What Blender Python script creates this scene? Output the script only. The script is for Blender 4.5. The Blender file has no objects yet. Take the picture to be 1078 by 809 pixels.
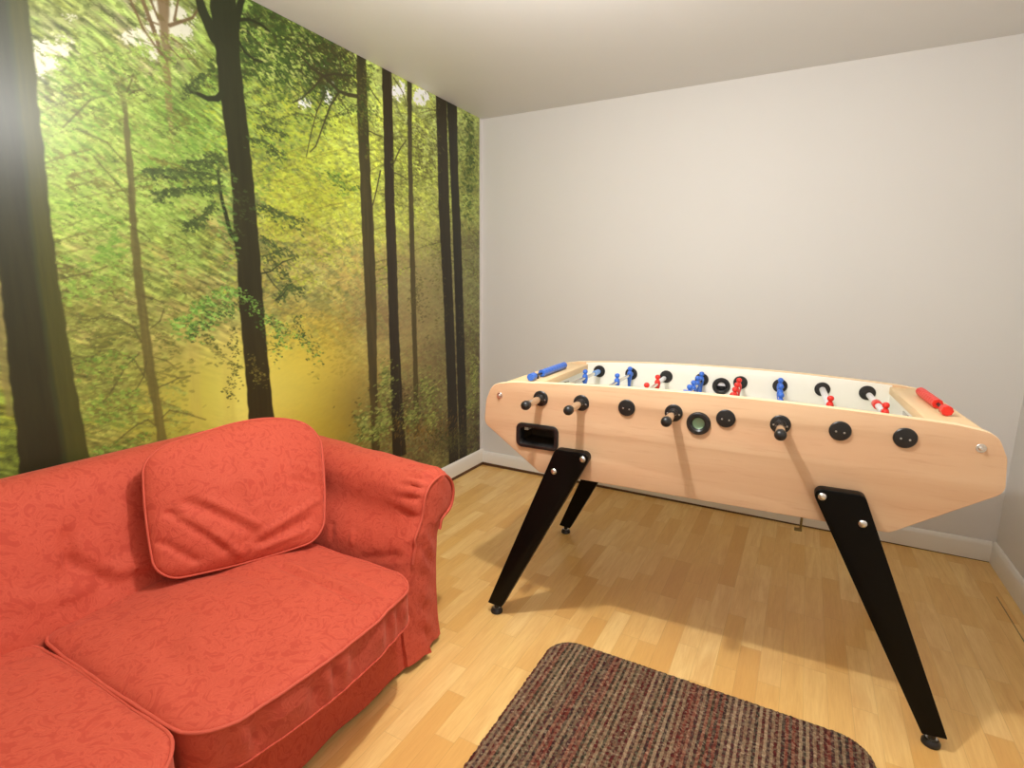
import bpy, bmesh, math, random
import numpy as np
from mathutils import Vector, Matrix, noise
PI = math.pi
random.seed(7)
C = bpy.context.scene.collection
scene = bpy.context.scene

# ------------------------------------------------------------------ camera
CAM_C = Vector((1.99322804, -3.23682756, 1.3))
CAM_R = Vector((0.8790832, 0.47656644, 0.00985711))
CAM_U = Vector((-0.09475443, 0.15444452, 0.98344725))
CAM_F = Vector((-0.46715557, 0.86546596, -0.18092636))
FPX = 565.82
cam_data = bpy.data.cameras.new('camera')
cam_data.sensor_fit = 'HORIZONTAL'; cam_data.sensor_width = 36.0
cam_data.lens = FPX / 1078.0 * 36.0
cam_data.clip_start = 0.02
cam = bpy.data.objects.new('camera', cam_data); C.objects.link(cam)
M = Matrix(((CAM_R.x, CAM_U.x, -CAM_F.x, CAM_C.x), (CAM_R.y, CAM_U.y, -CAM_F.y, CAM_C.y),
            (CAM_R.z, CAM_U.z, -CAM_F.z, CAM_C.z), (0, 0, 0, 1)))
cam.matrix_world = M
scene.camera = cam

# ------------------------------------------------------------------ light
scene.view_settings.view_transform = 'Standard'
scene.view_settings.look = 'None'
scene.view_settings.gamma = 1.0
scene.view_settings.exposure = 0.0
scene.view_settings.use_curve_mapping = False
w = bpy.data.worlds.new('world'); scene.world = w; w.use_nodes = True
w.node_tree.nodes['Background'].inputs[0].default_value = (0.9, 0.95, 1.0, 1)
w.node_tree.nodes['Background'].inputs[1].default_value = 0.15
def lamp(name, loc, power, radius, col):
    l = bpy.data.lights.new(name, 'POINT'); l.energy = power; l.shadow_soft_size = radius; l.color = col
    o = bpy.data.objects.new(name, l); o.location = loc; C.objects.link(o); return o
lamp('pendant_lamp_light', (1.363, -2.033, 2.05), 65, 0.03, (1.0, 0.985, 0.96))
fl = bpy.data.lights.new('added_bounce_fill', 'AREA'); fl.shape = 'DISK'; fl.size = 0.25; fl.energy = 17; fl.color = (0.97, 0.98, 1.0)  # added fill behind the camera, aimed up to bounce off the ceiling
flo = bpy.data.objects.new('added_bounce_fill', fl); flo.location = (2.0, -3.55, 1.35); flo.rotation_euler = (PI - 0.25, 0, 0); C.objects.link(flo)
ROOM_W, ROOM_H, ROOM_Y = 2.907, 2.372, -4.45

# ------------------------------------------------------------------ material helpers
def s2l(c):
    c = np.asarray(c, float)
    return np.where(c <= 0.04045, c / 12.92, ((c + 0.055) / 1.055) ** 2.4)
def rgb(r, g, b): return tuple(float(v) for v in s2l(np.array([r, g, b]) / 255.0)) + (1.0,)
def mat(name, col, rough=0.5, metal=0.0, spec=0.5, **kw):
    m = bpy.data.materials.new(name); m.use_nodes = True
    b = m.node_tree.nodes['Principled BSDF']
    b.inputs['Base Color'].default_value = col; b.inputs['Roughness'].default_value = rough
    b.inputs['Metallic'].default_value = metal; b.inputs['Specular IOR Level'].default_value = spec
    for k, v in kw.items(): b.inputs[k].default_value = v
    return m
def nd(m, typ, **props):
    n = m.node_tree.nodes.new(typ)
    for k, v in props.items(): setattr(n, k, v)
    return n
def lk(m, a, b): m.node_tree.links.new(a, b)
def bsdf(m): return m.node_tree.nodes['Principled BSDF']
def math_n(m, op, a, b=None, c=None):
    n = nd(m, 'ShaderNodeMath', operation=op)
    for i, v in enumerate((a, b, c)):
        if v is None: continue
        if isinstance(v, (int, float)): n.inputs[i].default_value = v
        else: lk(m, v, n.inputs[i])
    return n.outputs[0]
def mixc(m, fac, a, b, blend='MIX'):
    n = nd(m, 'ShaderNodeMix', data_type='RGBA', blend_type=blend)
    for i, v in ((0, fac), (6, a), (7, b)):
        if isinstance(v, (int, float)): n.inputs[i].default_value = v
        elif isinstance(v, tuple): n.inputs[i].default_value = v
        else: lk(m, v, n.inputs[i])
    return n.outputs[2]
def ramp(m, fac, stops, interp='LINEAR'):
    n = nd(m, 'ShaderNodeValToRGB'); n.color_ramp.interpolation = interp
    e = n.color_ramp.elements
    while len(e) < len(stops): e.new(0.5)
    for i, (p, c) in enumerate(stops): e[i].position = p; e[i].color = c
    lk(m, fac, n.inputs[0]); return n.outputs[0]
def coords(m, kind='Object', scale=(1, 1, 1)):
    t = nd(m, 'ShaderNodeTexCoord'); mp = nd(m, 'ShaderNodeMapping'); mp.inputs['Scale'].default_value = scale
    lk(m, t.outputs[kind], mp.inputs[0]); return mp.outputs[0]
def noise_n(m, vec, scale, detail=3, rough=0.5, dist=0.0):
    n = nd(m, 'ShaderNodeTexNoise'); n.inputs['Scale'].default_value = scale; n.inputs['Detail'].default_value = detail
    n.inputs['Roughness'].default_value = rough; n.inputs['Distortion'].default_value = dist
    lk(m, vec, n.inputs['Vector']); return n.outputs['Fac']
def bump(m, h, strength, dist):
    n = nd(m, 'ShaderNodeBump'); n.inputs['Strength'].default_value = strength; n.inputs['Distance'].default_value = dist
    lk(m, h, n.inputs['Height']); lk(m, n.outputs[0], bsdf(m).inputs['Normal'])

def paint_mat(name, col, rough):
    m = mat(name, col, rough, spec=0.35)
    v = coords(m); f = noise_n(m, v, 2.2, 4)
    c2 = tuple(x * 0.95 for x in col[:3]) + (1,)
    lk(m, mixc(m, f, col, c2), bsdf(m).inputs['Base Color'])
    bump(m, noise_n(m, v, 160, 2), 0.06, 0.002)
    return m
M_WALL = paint_mat('wall_paint', rgb(226, 223, 219), 0.6)
M_CEIL = paint_mat('ceiling_paint', rgb(230, 229, 226), 0.5)
M_TRIM = mat('white_gloss_trim', rgb(236, 232, 224), 0.35)
M_GAP = mat('dark_brown_edge', rgb(92, 62, 38), 0.6)

def wood_floor():
    m = mat('maple_strip_floor', rgb(220, 170, 110), 0.32, spec=0.45)
    t = nd(m, 'ShaderNodeTexCoord'); s = nd(m, 'ShaderNodeSeparateXYZ'); lk(m, t.outputs['Object'], s.inputs[0])
    x, y = s.outputs[0], s.outputs[1]
    W_ = 0.068
    xs = math_n(m, 'DIVIDE', math_n(m, 'ADD', x, 0.003), W_)
    ix = math_n(m, 'FLOOR', xs)
    wn = nd(m, 'ShaderNodeTexWhiteNoise', noise_dimensions='1D'); lk(m, ix, wn.inputs['W'])
    off = math_n(m, 'MULTIPLY', wn.outputs[0], 3.0)
    ys = math_n(m, 'DIVIDE', math_n(m, 'ADD', y, off), 0.34)
    iy = math_n(m, 'FLOOR', ys)
    cb = nd(m, 'ShaderNodeCombineXYZ'); lk(m, ix, cb.inputs[0]); lk(m, iy, cb.inputs[1])
    w2 = nd(m, 'ShaderNodeTexWhiteNoise', noise_dimensions='2D'); lk(m, cb.outputs[0], w2.inputs['Vector'])
    tone = ramp(m, w2.outputs[0], [(0.0, rgb(226, 174, 98)), (0.25, rgb(235, 187, 109)), (0.5, rgb(240, 196, 121)),
                                   (0.75, rgb(244, 203, 129)), (1.0, rgb(248, 211, 140))])
    # grain, shifted per strip
    sh = nd(m, 'ShaderNodeVectorMath', operation='SCALE'); lk(m, w2.outputs['Color'], sh.inputs[0]); sh.inputs['Scale'].default_value = 9.0
    ad = nd(m, 'ShaderNodeVectorMath', operation='ADD'); lk(m, t.outputs['Object'], ad.inputs[0]); lk(m, sh.outputs[0], ad.inputs[1])
    mp = nd(m, 'ShaderNodeMapping'); mp.inputs['Scale'].default_value = (9, 1.1, 1); lk(m, ad.outputs[0], mp.inputs[0])
    g1 = noise_n(m, mp.outputs[0], 2.2, 4, 0.55, 1.2)
    mp2 = nd(m, 'ShaderNodeMapping'); mp2.inputs['Scale'].default_value = (70, 4, 1); lk(m, ad.outputs[0], mp2.inputs[0])
    g2 = noise_n(m, mp2.outputs[0], 3.0, 3, 0.6, 0.3)
    c = mixc(m, ramp(m, g1, [(0.35, (0, 0, 0, 1)), (0.75, (0.55, 0.55, 0.55, 1))]), tone, rgb(218, 160, 90))
    c = mixc(m, ramp(m, g2, [(0.4, (0, 0, 0, 1)), (0.8, (0.30, 0.30, 0.30, 1))]), c, rgb(200, 140, 76))
    # joints: between strips (faint), strip ends (faint), every third strip a board joint (darker)
    fx = math_n(m, 'FRACT', xs); fy = math_n(m, 'FRACT', ys)
    jx = math_n(m, 'LESS_THAN', fx, 0.018); jy = math_n(m, 'LESS_THAN', fy, 0.005)
    b3 = math_n(m, 'LESS_THAN', math_n(m, 'FRACT', math_n(m, 'DIVIDE', xs, 3.0)), 0.007)
    j = math_n(m, 'MAXIMUM', math_n(m, 'MULTIPLY', math_n(m, 'MAXIMUM', jx, jy), 0.22), math_n(m, 'MULTIPLY', b3, 0.25))
    gap = math_n(m, 'MULTIPLY', math_n(m, 'COMPARE', x, 2.834, 0.0022), math_n(m, 'LESS_THAN', y, -0.379))
    c = mixc(m, j, c, rgb(128, 82, 44)); c = mixc(m, math_n(m, 'MULTIPLY', gap, 0.75), c, rgb(60, 34, 18))
    lk(m, c, bsdf(m).inputs['Base Color'])
    lk(m, math_n(m, 'MULTIPLY_ADD', g2, 0.12, 0.28), bsdf(m).inputs['Roughness'])
    return m
M_FLOOR = wood_floor()

def table_wood(name, a, b, c, axis='X'):
    m = mat(name, a, 0.42, spec=0.4)
    sc = (1.2, 14, 14) if axis == 'X' else (14, 1.2, 14)
    v = coords(m, 'Object', sc)
    g1 = noise_n(m, v, 0.9, 4, 0.55, 0.8); 
    v2 = coords(m, 'Object', tuple(k * 4 for k in sc)); g2 = noise_n(m, v2, 1.6, 3, 0.6)
    col = mixc(m, ramp(m, g1, [(0.3, (0, 0, 0, 1)), (0.7, (1, 1, 1, 1))]), a, b)
    col = mixc(m, ramp(m, g2, [(0.55, (0, 0, 0, 1)), (0.75, (0.4, 0.4, 0.4, 1))]), col, c)
    lk(m, col, bsdf(m).inputs['Base Color'])
    return m
M_BEECH = table_wood('beech_laminate', rgb(226, 190, 152), rgb(218, 176, 138), rgb(200, 150, 116))
M_PALE = table_wood('pale_beech_edge', rgb(243, 220, 180), rgb(238, 210, 165), rgb(228, 196, 148))
M_PALE_Y = table_wood('pale_beech_rail', rgb(240, 208, 162), rgb(232, 196, 148), rgb(222, 182, 134), 'Y')
M_WHITE = mat('white_laminate', rgb(240, 236, 224), 0.4)
M_FIELD = mat('cream_field', rgb(226, 226, 208), 0.4)
M_BLACK = mat('black_plastic', rgb(30, 29, 29), 0.38)
M_LEG = mat('black_leg_lacquer', rgb(9, 8, 7), 0.4, spec=0.14)
M_CHROME = mat('chrome', (0.66, 0.63, 0.58, 1), 0.12, 1.0)
M_STEEL = mat('brushed_steel', (0.72, 0.71, 0.69, 1), 0.3, 1.0)
M_BLUE = mat('blue_plastic', rgb(56, 108, 206), 0.35)
M_LBLUE = mat('pale_blue_plastic', rgb(120, 160, 220), 0.35)
M_RED = mat('red_plastic', rgb(226, 46, 34), 0.35)
M_WPL = mat('white_plastic', rgb(226, 222, 224), 0.35)
M_INLET = mat('pale_green_plastic', rgb(166, 194, 158), 0.4)
M_DARKIN = mat('dark_brown_tray', rgb(66, 50, 28), 0.45)

def damask():
    m = mat('red_damask', rgb(200, 62, 48), 0.75, spec=0.25)
    b = bsdf(m); b.inputs['Sheen Weight'].default_value = 0.25; b.inputs['Sheen Roughness'].default_value = 0.5
    b.inputs['Sheen Tint'].default_value = rgb(255, 170, 150)
    v = coords(m)
    n1 = noise_n(m, v, 19, 2, 0.55, 3.2)
    n2 = noise_n(m, v, 4, 2)
    f = ramp(m, n1, [(0.40, (0, 0, 0, 1)), (0.50, (1, 1, 1, 1)), (0.58, (0.45, 0.45, 0.45, 1)), (0.68, (1, 1, 1, 1))])
    c = mixc(m, f, rgb(184, 70, 51), rgb(200, 86, 63))
    c = mixc(m, math_n(m, 'MULTIPLY', n2, 0.25), c, rgb(176, 64, 48))
    lk(m, c, b.inputs['Base Color'])
    h = math_n(m, 'ADD', math_n(m, 'MULTIPLY', noise_n(m, v, 34, 3, 0.6, 0.8), 1.0), math_n(m, 'MULTIPLY', f, 0.12))
    bump(m, h, 0.35, 0.006)
    return m
M_SOFA = damask()
M_PIPE = mat('red_piping', rgb(198, 86, 66), 0.7, spec=0.25)

# ------------------------------------------------------------------ object helpers
def tag(o, label=None, cat=None, group=None, kind=None):
    if label: o['label'] = label
    if cat: o['category'] = cat
    if group: o['group'] = group
    if kind: o['kind'] = kind
    return o
def link_mesh(name, me, mats, parent=None):
    o = bpy.data.objects.new(name, me); C.objects.link(o)
    for m in (mats if isinstance(mats, (list, tuple)) else [mats]): me.materials.append(m)
    if parent: o.parent = parent
    return o
def from_bm(name, bm, mats, parent=None, smooth=True, angle=35):
    me = bpy.data.meshes.new(name); bm.normal_update(); bm.to_mesh(me); bm.free()
    if smooth:
        me.polygons.foreach_set('use_smooth', [True] * len(me.polygons))
        me.set_sharp_from_angle(angle=math.radians(angle))
    return link_mesh(name, me, mats, parent)
def empty(name, loc, rz=0):
    o = bpy.data.objects.new(name, None); C.objects.link(o); o.location = loc; o.rotation_euler = (0, 0, rz)
    o.empty_display_size = 0.1; return o
def bm_box(bm, lo, hi, bev=0.0, seg=2):
    r = bmesh.ops.create_cube(bm, size=1.0); vs = r['verts']
    for v in vs: v.co = Vector([lo[i] + (v.co[i] + 0.5) * (hi[i] - lo[i]) for i in range(3)])
    if bev > 0:
        es = list({e for v in vs for e in v.link_edges})
        bmesh.ops.bevel(bm, geom=es, offset=bev, segments=seg, profile=0.5, affect='EDGES')
def box(name, lo, hi, m, parent=None, bev=0.003):
    bm = bmesh.new(); bm_box(bm, lo, hi, bev); return from_bm(name, bm, m, parent)
def bm_lathe(bm, prof, origin, axis, n=28):
    ax = Vector(axis).normalized(); t = Vector((0, 0, 1)) if abs(ax.z) < 0.9 else Vector((1, 0, 0))
    a = ax.cross(t).normalized(); b = ax.cross(a); o = Vector(origin); rings = []
    for r, d in prof:
        if r < 1e-6: rings.append([bm.verts.new(o + ax * d)])
        else: rings.append([bm.verts.new(o + ax * d + (a * math.cos(2 * PI * k / n) + b * math.sin(2 * PI * k / n)) * r) for k in range(n)])
    for p, q in zip(rings, rings[1:]):
        for k in range(n):
            l = (k + 1) % n
            if len(p) == 1 and len(q) == 1: continue
            if len(p) == 1: bm.faces.new((p[0], q[l], q[k]))
            elif len(q) == 1: bm.faces.new((p[k], p[l], q[0]))
            else: bm.faces.new((p[k], p[l], q[l], q[k]))
    bmesh.ops.recalc_face_normals(bm, faces=bm.faces)
def lathe(name, prof, origin, axis, m, parent=None, n=28, angle=35):
    bm = bmesh.new(); bm_lathe(bm, prof, origin, axis, n); return from_bm(name, bm, m, parent, angle=angle)
def bm_tube(bm, pts, r, n=8, closed=False):
    pts = [Vector(p) for p in pts]; N = len(pts); rings = []; prev = None
    for i, p in enumerate(pts):
        if closed: d = pts[(i + 1) % N] - pts[i - 1]
        else: d = pts[min(i + 1, N - 1)] - pts[max(i - 1, 0)]
        d.normalize()
        if prev is None:
            t = Vector((0, 0, 1)) if abs(d.z) < 0.9 else Vector((1, 0, 0)); a = d.cross(t).normalized()
        else: a = (prev - d * prev.dot(d)).normalized()
        prev = a; b = d.cross(a); rr = r(i / (N - 1)) if callable(r) else r
        rings.append([bm.verts.new(p + (a * math.cos(2 * PI * k / n) + b * math.sin(2 * PI * k / n)) * rr) for k in range(n)])
    R = list(zip(rings, rings[1:])) + ([(rings[-1], rings[0])] if closed else [])
    for p, q in R:
        for k in range(n):
            l = (k + 1) % n; bm.faces.new((p[k], p[l], q[l], q[k]))
    if not closed: bm.faces.new(rings[0][::-1]); bm.faces.new(rings[-1])
    bmesh.ops.recalc_face_normals(bm, faces=bm.faces)
def tube(name, pts, r, m, parent=None, n=8, closed=False):
    bm = bmesh.new(); bm_tube(bm, pts, r, n, closed); return from_bm(name, bm, m, parent, angle=60)
def fillet(pts, rad, seg=8):
    out = []; n = len(pts)
    for i, p in enumerate(pts):
        r = rad[i] if isinstance(rad, (list, tuple)) else rad
        P = Vector(p[:2]); A = Vector(pts[i - 1][:2]); B = Vector(pts[(i + 1) % n][:2])
        if r <= 0: out.append(tuple(P)); continue
        a = (A - P).normalized(); b = (B - P).normalized(); ang = a.angle(b)
        t = min(r / math.tan(ang / 2), (A - P).length * 0.49, (B - P).length * 0.49); rr = t * math.tan(ang / 2)
        s = P + a * t; e = P + b * t; c = P + (a + b).normalized() * (rr / math.sin(ang / 2))
        v0 = s - c; v1 = e - c; tot = v0.angle(v1)
        cr = v0.x * v1.y - v0.y * v1.x; sg = 1 if cr > 0 else -1
        for k in range(seg + 1):
            th = sg * tot * k / seg
            out.append((c.x + v0.x * math.cos(th) - v0.y * math.sin(th), c.y + v0.x * math.sin(th) + v0.y * math.cos(th)))
    return out
def plate(name, loops, thick, bev, fmap, mats, parent=None, face_mat=None):
    """flat plate with holes from 2-D outlines; fmap takes (a, b, c) with c across the thickness"""
    cu = bpy.data.curves.new('outline', 'CURVE'); cu.dimensions = '2D'; cu.fill_mode = 'BOTH'
    cu.extrude = thick / 2 - bev; cu.bevel_depth = bev; cu.bevel_resolution = 2; cu.offset = -bev
    for lp in loops:
        sp = cu.splines.new('POLY'); sp.points.add(len(lp) - 1); sp.use_cyclic_u = True
        for k, (a, b) in enumerate(lp): sp.points[k].co = (a, b, 0, 1)
    tmp = bpy.data.objects.new('outline', cu); C.objects.link(tmp)
    dg = bpy.context.evaluated_depsgraph_get()
    me = bpy.data.meshes.new_from_object(tmp.evaluated_get(dg)); bpy.data.objects.remove(tmp); bpy.data.curves.remove(cu)
    me.materials.clear()
    for v in me.vertices: v.co = Vector(fmap(*v.co))
    bm = bmesh.new(); bm.from_mesh(me); bmesh.ops.remove_doubles(bm, verts=bm.verts, dist=1e-5)
    bmesh.ops.recalc_face_normals(bm, faces=bm.faces); bm.normal_update()
    if face_mat:
        for f in bm.faces: f.material_index = face_mat(f)
    bm.to_mesh(me); bm.free()
    me.name = name
    me.polygons.foreach_set('use_smooth', [True] * len(me.polygons)); me.set_sharp_from_angle(angle=math.radians(30))
    return link_mesh(name, me, mats, parent)
def dup(o, parent=None):
    c = o.copy(); C.objects.link(c)
    if parent: c.parent = parent
    for ch in list(o.children): dup(ch, c)
    return c

# ------------------------------------------------------------------ room shell
def struct(o, label=None):
    o['kind'] = 'structure'
    return o
struct(box('floor', (-0.12, ROOM_Y - 0.12, -0.1), (ROOM_W + 0.12, 0.12, 0.0), M_FLOOR, bev=0))
struct(box('ceiling', (-0.12, ROOM_Y - 0.12, ROOM_H), (ROOM_W + 0.12, 0.12, ROOM_H + 0.1), M_CEIL, bev=0))
struct(box('wall_left', (-0.12, ROOM_Y, 0), (0.0, 0.0, ROOM_H), M_WALL, bev=0))
struct(box('wall_back', (-0.12, 0.0, 0), (ROOM_W + 0.12, 0.12, ROOM_H), M_WALL, bev=0))
struct(box('wall_right', (ROOM_W, ROOM_Y, 0), (ROOM_W + 0.12, 0.0, ROOM_H), M_WALL, bev=0))
struct(box('wall_front', (-0.12, ROOM_Y - 0.12, 0), (ROOM_W + 0.12, ROOM_Y, ROOM_H), M_WALL, bev=0))
def baseboard(name, p0, p1, nrm, h, z0=0.0, z1=None, t=0.016):
    # profile extruded from p0 to p1, standing off the wall along nrm, with a rounded top lip
    prof0 = [(0, 0), (t, 0), (t, h - 0.022), (t - 0.002, h - 0.014), (t - 0.005, h - 0.008), (t - 0.008, h - 0.002), (t - 0.012, h), (0, h)]
    bm = bmesh.new(); rows = []
    for p, zb in ((p0, z0), (p1, z0 if z1 is None else z1)):
        prof = [(a, max(z, zb)) for a, z in prof0]
        rows.append([bm.verts.new((p[0] + nrm[0] * a, p[1] + nrm[1] * a, z)) for a, z in prof])
    n = len(prof0)
    for k in range(n): bm.faces.new((rows[0][k], rows[0][(k + 1) % n], rows[1][(k + 1) % n], rows[1][k]))
    bm.faces.new(rows[0]); bm.faces.new(rows[1][::-1]); bmesh.ops.recalc_face_normals(bm, faces=bm.faces)
    return struct(from_bm(name, bm, M_TRIM, angle=50))
baseboard('baseboard_left', (0, ROOM_Y), (0, 0), (1, 0), 0.120, 0.023)
baseboard('baseboard_back', (0.016, 0), (ROOM_W - 0.016, 0), (0, -1), 0.104, 0.023, 0.004)
baseboard('baseboard_right', (ROOM_W, ROOM_Y), (ROOM_W, 0), (-1, 0), 0.106, 0.0)
struct(box('trim_1', (0.0, ROOM_Y, 0.0), (0.013, 0.0, 0.023), M_GAP, bev=0))
bm = bmesh.new(); bm_box(bm, (0.013, -0.013, 0.0), (ROOM_W - 0.016, 0.0, 0.023))
for v in bm.verts:
    if v.co.x > 1 and v.co.z > 0.01: v.co.z = 0.004
struct(from_bm('trim_2', bm, M_GAP, smooth=False))

# ------------------------------------------------------------------ forest mural (a printed wallpaper, painted here as colours on a fine mesh)
MUR_G = 1.0                                                           # ink density
def wall_pt(px, py):
    """where a line of sight meets the left wall: (y, z) on the wallpaper"""
    d = CAM_F + CAM_R * ((px - 539) / FPX) - CAM_U * ((py - 404.5) / FPX)
    t = -CAM_C.x / d.x
    return CAM_C.y + t * d.y, CAM_C.z + t * d.z
ny0, MY0, MY1, MZ0, MZ1 = 0, -3.9, -0.034, 0.118, ROOM_H - 0.001
ys = np.concatenate([np.arange(MY0, -2.72, 0.03), np.arange(-2.70, -0.9, 0.0036), np.arange(-0.9, MY1, 0.0046), [MY1]])
zs = np.concatenate([np.arange(MZ0, 0.30, 0.006), np.arange(0.30, MZ1, 0.0038), [MZ1]])
NY, NZ = len(ys), len(zs)
GY, GZ = np.meshgrid(ys, zs)
dx_ = np.array([-CAM_C.x + 0 * GY, GY - CAM_C.y, GZ - CAM_C.z])
fx_ = np.tensordot(np.array(CAM_F), dx_, 1); fx_ = np.where(fx_ < 0.3, 0.3, fx_)
PX = 539 + FPX * np.tensordot(np.array(CAM_R), dx_, 1) / fx_
PY = 404.5 - FPX * np.tensordot(np.array(CAM_U), dx_, 1) / fx_
PX = np.clip(PX, -60, 520); PY = np.clip(PY, -60, 520)
rng = np.random.default_rng(5)
def vnoise(u, v, seed):
    g = np.random.default_rng(seed).random((256, 256))
    iu = np.floor(u).astype(int); iv = np.floor(v).astype(int); fu = u - iu; fv = v - iv
    fu = fu * fu * (3 - 2 * fu); fv = fv * fv * (3 - 2 * fv)
    a = g[iv & 255, iu & 255]; b = g[iv & 255, (iu + 1) & 255]; c = g[(iv + 1) & 255, iu & 255]; d = g[(iv + 1) & 255, (iu + 1) & 255]
    return (a * (1 - fu) + b * fu) * (1 - fv) + (c * (1 - fu) + d * fu) * fv
def fbm(su, sv, seed, octv=4, gain=0.55, u=None, v=None):
    u = GY if u is None else u; v = GZ if v is None else v
    s = 0; a = 1.0; t = 0
    for k in range(octv):
        s = s + a * vnoise(u / su * 2 ** k + 17 * k, v / sv * 2 ** k + 31 * k, seed + k); t += a; a *= gain
    return s / t
CP = [(60,10,160,172,92),(48,62,228,222,196),(120,60,165,172,98),(150,25,200,190,160),(90,130,168,190,98),(172,50,192,182,140),(200,120,146,182,80),
 (75,190,186,200,110),(100,262,186,168,108),(85,250,188,176,112),(160,200,156,192,88),(200,170,148,178,82),(120,330,178,172,98),(65,300,186,172,106),
 (100,400,172,168,84),(80,450,160,158,64),(5,450,146,150,52),(5,345,150,140,92),(200,280,178,176,88),(228,250,166,156,84),(188,350,196,180,104),
 (200,420,206,190,86),(235,430,212,192,82),(180,460,190,178,70),(290,130,166,180,56),(310,60,146,150,72),(330,110,166,184,74),(300,220,186,182,58),(350,200,172,172,48),
 (370,180,172,178,54),(310,300,184,170,74),(345,280,162,140,68),(300,400,196,174,48),(335,370,180,158,46),(345,430,150,128,32),(318,440,172,146,34),
 (370,400,122,104,42),(400,350,108,92,50),(398,200,142,144,54),(400,430,98,80,32),(445,300,124,110,60),(445,200,142,138,62),(445,130,152,158,84),
 (440,420,86,72,38),(492,180,106,112,44),(495,300,90,86,46),(497,400,70,62,30),(497,460,56,50,26),(468,445,118,92,40),(270,20,150,180,70),(250,60,150,176,60)]
num = 0; den = 0
for (px, py, r, g, b) in CP:
    d2 = (PX - px) ** 2 + (PY - py) ** 2
    wgt = np.exp(-d2 / (2 * 28 ** 2)) + 2e-3 / (1 + d2 / 900)
    num = num + wgt[..., None] * np.array([r, g, b], float); den = den + wgt
IMG = num / den[..., None]
def blob(px, py, rx, ry): return np.exp(-((PX - px) / rx) ** 2 - ((PY - py) / ry) ** 2)
def blend(mask, col, jitter=0):
    global IMG
    IMG = IMG * (1 - mask[..., None]) + mask[..., None] * np.array(col, float)
sm = lambda x, a, b: np.clip((x - a) / (b - a), 0, 1) ** 2 * (3 - 2 * np.clip((x - a) / (b - a), 0, 1))
# soft tone clouds, then leafy clumps drooping to the lower right
rot = 0.45
RU = GY * math.cos(rot) - GZ * math.sin(rot); RV = GY * math.sin(rot) + GZ * math.cos(rot)
n_big = fbm(0.30, 0.16, 11, 4); n_mid = fbm(0.075, 0.03, 21, 4, 0.6, RU, RV); n_fin = fbm(0.028, 0.013, 31, 3, 0.65, RU, RV)
n_fin2 = fbm(0.022, 0.014, 41, 3, 0.7)
leaf_area = np.clip(1.0 - blob(200, 420, 90, 70) - 0.9 * blob(350, 420, 40, 70) - 0.75 * blob(445, 330, 60, 110) - 0.6 * blob(105, 262, 45, 22)
                    - 0.8 * blob(310, 420, 50, 60), 0.06, 1)
up_left = sm(PX, 300, 180) * sm(PY, 420, 250)
A = leaf_area
IMG += ((n_big - 0.5) * 60 * A)[..., None] * np.array([0.9, 1.0, 0.6])
m1 = sm(n_mid * 0.7 + n_big * 0.3, 0.50, 0.60) * A
blend(m1 * 0.55 * (0.35 + 0.65 * up_left), (160, 192, 90))
tier = fbm(0.34, 0.075, 51, 4, 0.6, RU, RV)
blend(sm(tier, 0.50, 0.40) * 0.55 * A * sm(PX, 265, 220) * sm(PY, 90, 170), (180, 160, 100))
blend(sm(tier, 0.53, 0.62) * 0.45 * A * sm(PX, 265, 220), (152, 184, 84))
m1b = sm(fbm(0.10, 0.035, 61, 4, 0.6, RU, RV), 0.50, 0.60) * A * sm(PX, 255, 300) * sm(PX, 500, 420) * sm(PY, 330, 200)
blend(m1b * 0.62, (190, 202, 62))
m2 = sm(n_mid, 0.46, 0.34) * A
blend(m2 * 0.60, (112, 118, 52))
m3 = sm(n_fin, 0.53, 0.66) * A
blend(m3 * 0.42 * (0.4 + 0.6 * up_left), (186, 210, 120))
m4 = sm(n_fin2, 0.44, 0.30) * A
blend(m4 * 0.5, (88, 98, 44))
r2 = -0.3; QU = GY * math.cos(r2) - GZ * math.sin(r2); QV = GY * math.sin(r2) + GZ * math.cos(r2)
st = fbm(0.050, 0.0085, 141, 2, 0.7, RU, RV); st2 = fbm(0.030, 0.009, 151, 2, 0.7, QU, QV)
kx = sm(PX, 230, 290); st = st * (1 - kx) + st2 * kx
IMG *= (1 + np.clip((st - 0.5) * (0.95 - 0.5 * kx), -0.45, 0.40) * np.clip(A + 0.05, 0, 1))[..., None]
# bright sky between the leaves at the upper left
sky = blob(48, 62, 24, 26) * 1.3 + blob(72, 15, 24, 14) * 0.75 + blob(85, 45, 30, 14) * 0.6 + blob(140, 40, 26, 20) * 0.7 + blob(165, 20, 16, 26) * 1.1 + blob(195, 25, 22, 30) * 1.0 + blob(160, 55, 14, 14) + blob(205, 60, 14, 12) * 0.6 \
    + blob(318, 110, 10, 12) * 0.6 + blob(345, 95, 12, 16) * 0.7 + blob(325, 60, 18, 14) * 0.5 + blob(345, 45, 12, 10) * 0.5 + blob(443, 105, 12, 12) * 0.7 + blob(420, 100, 8, 18) * 0.5 + blob(415, 98, 8, 10) * .4
sky = sky + blob(322, 108, 9, 10) * .7 + blob(346, 98, 9, 14) * .8 + blob(338, 70, 14, 10) * .6 + blob(300, 40, 12, 10) * .5 + blob(443, 100, 10, 10) * .7 + blob(420, 95, 7, 12) * .7
ms = sm(np.clip(sky, 0, 1.15) * (0.02 + 1.75 * fbm(0.045, 0.02, 71, 4, 0.75, RU, RV)), 0.66, 0.86)
blend(ms * 0.95, (252, 246, 236))
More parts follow.
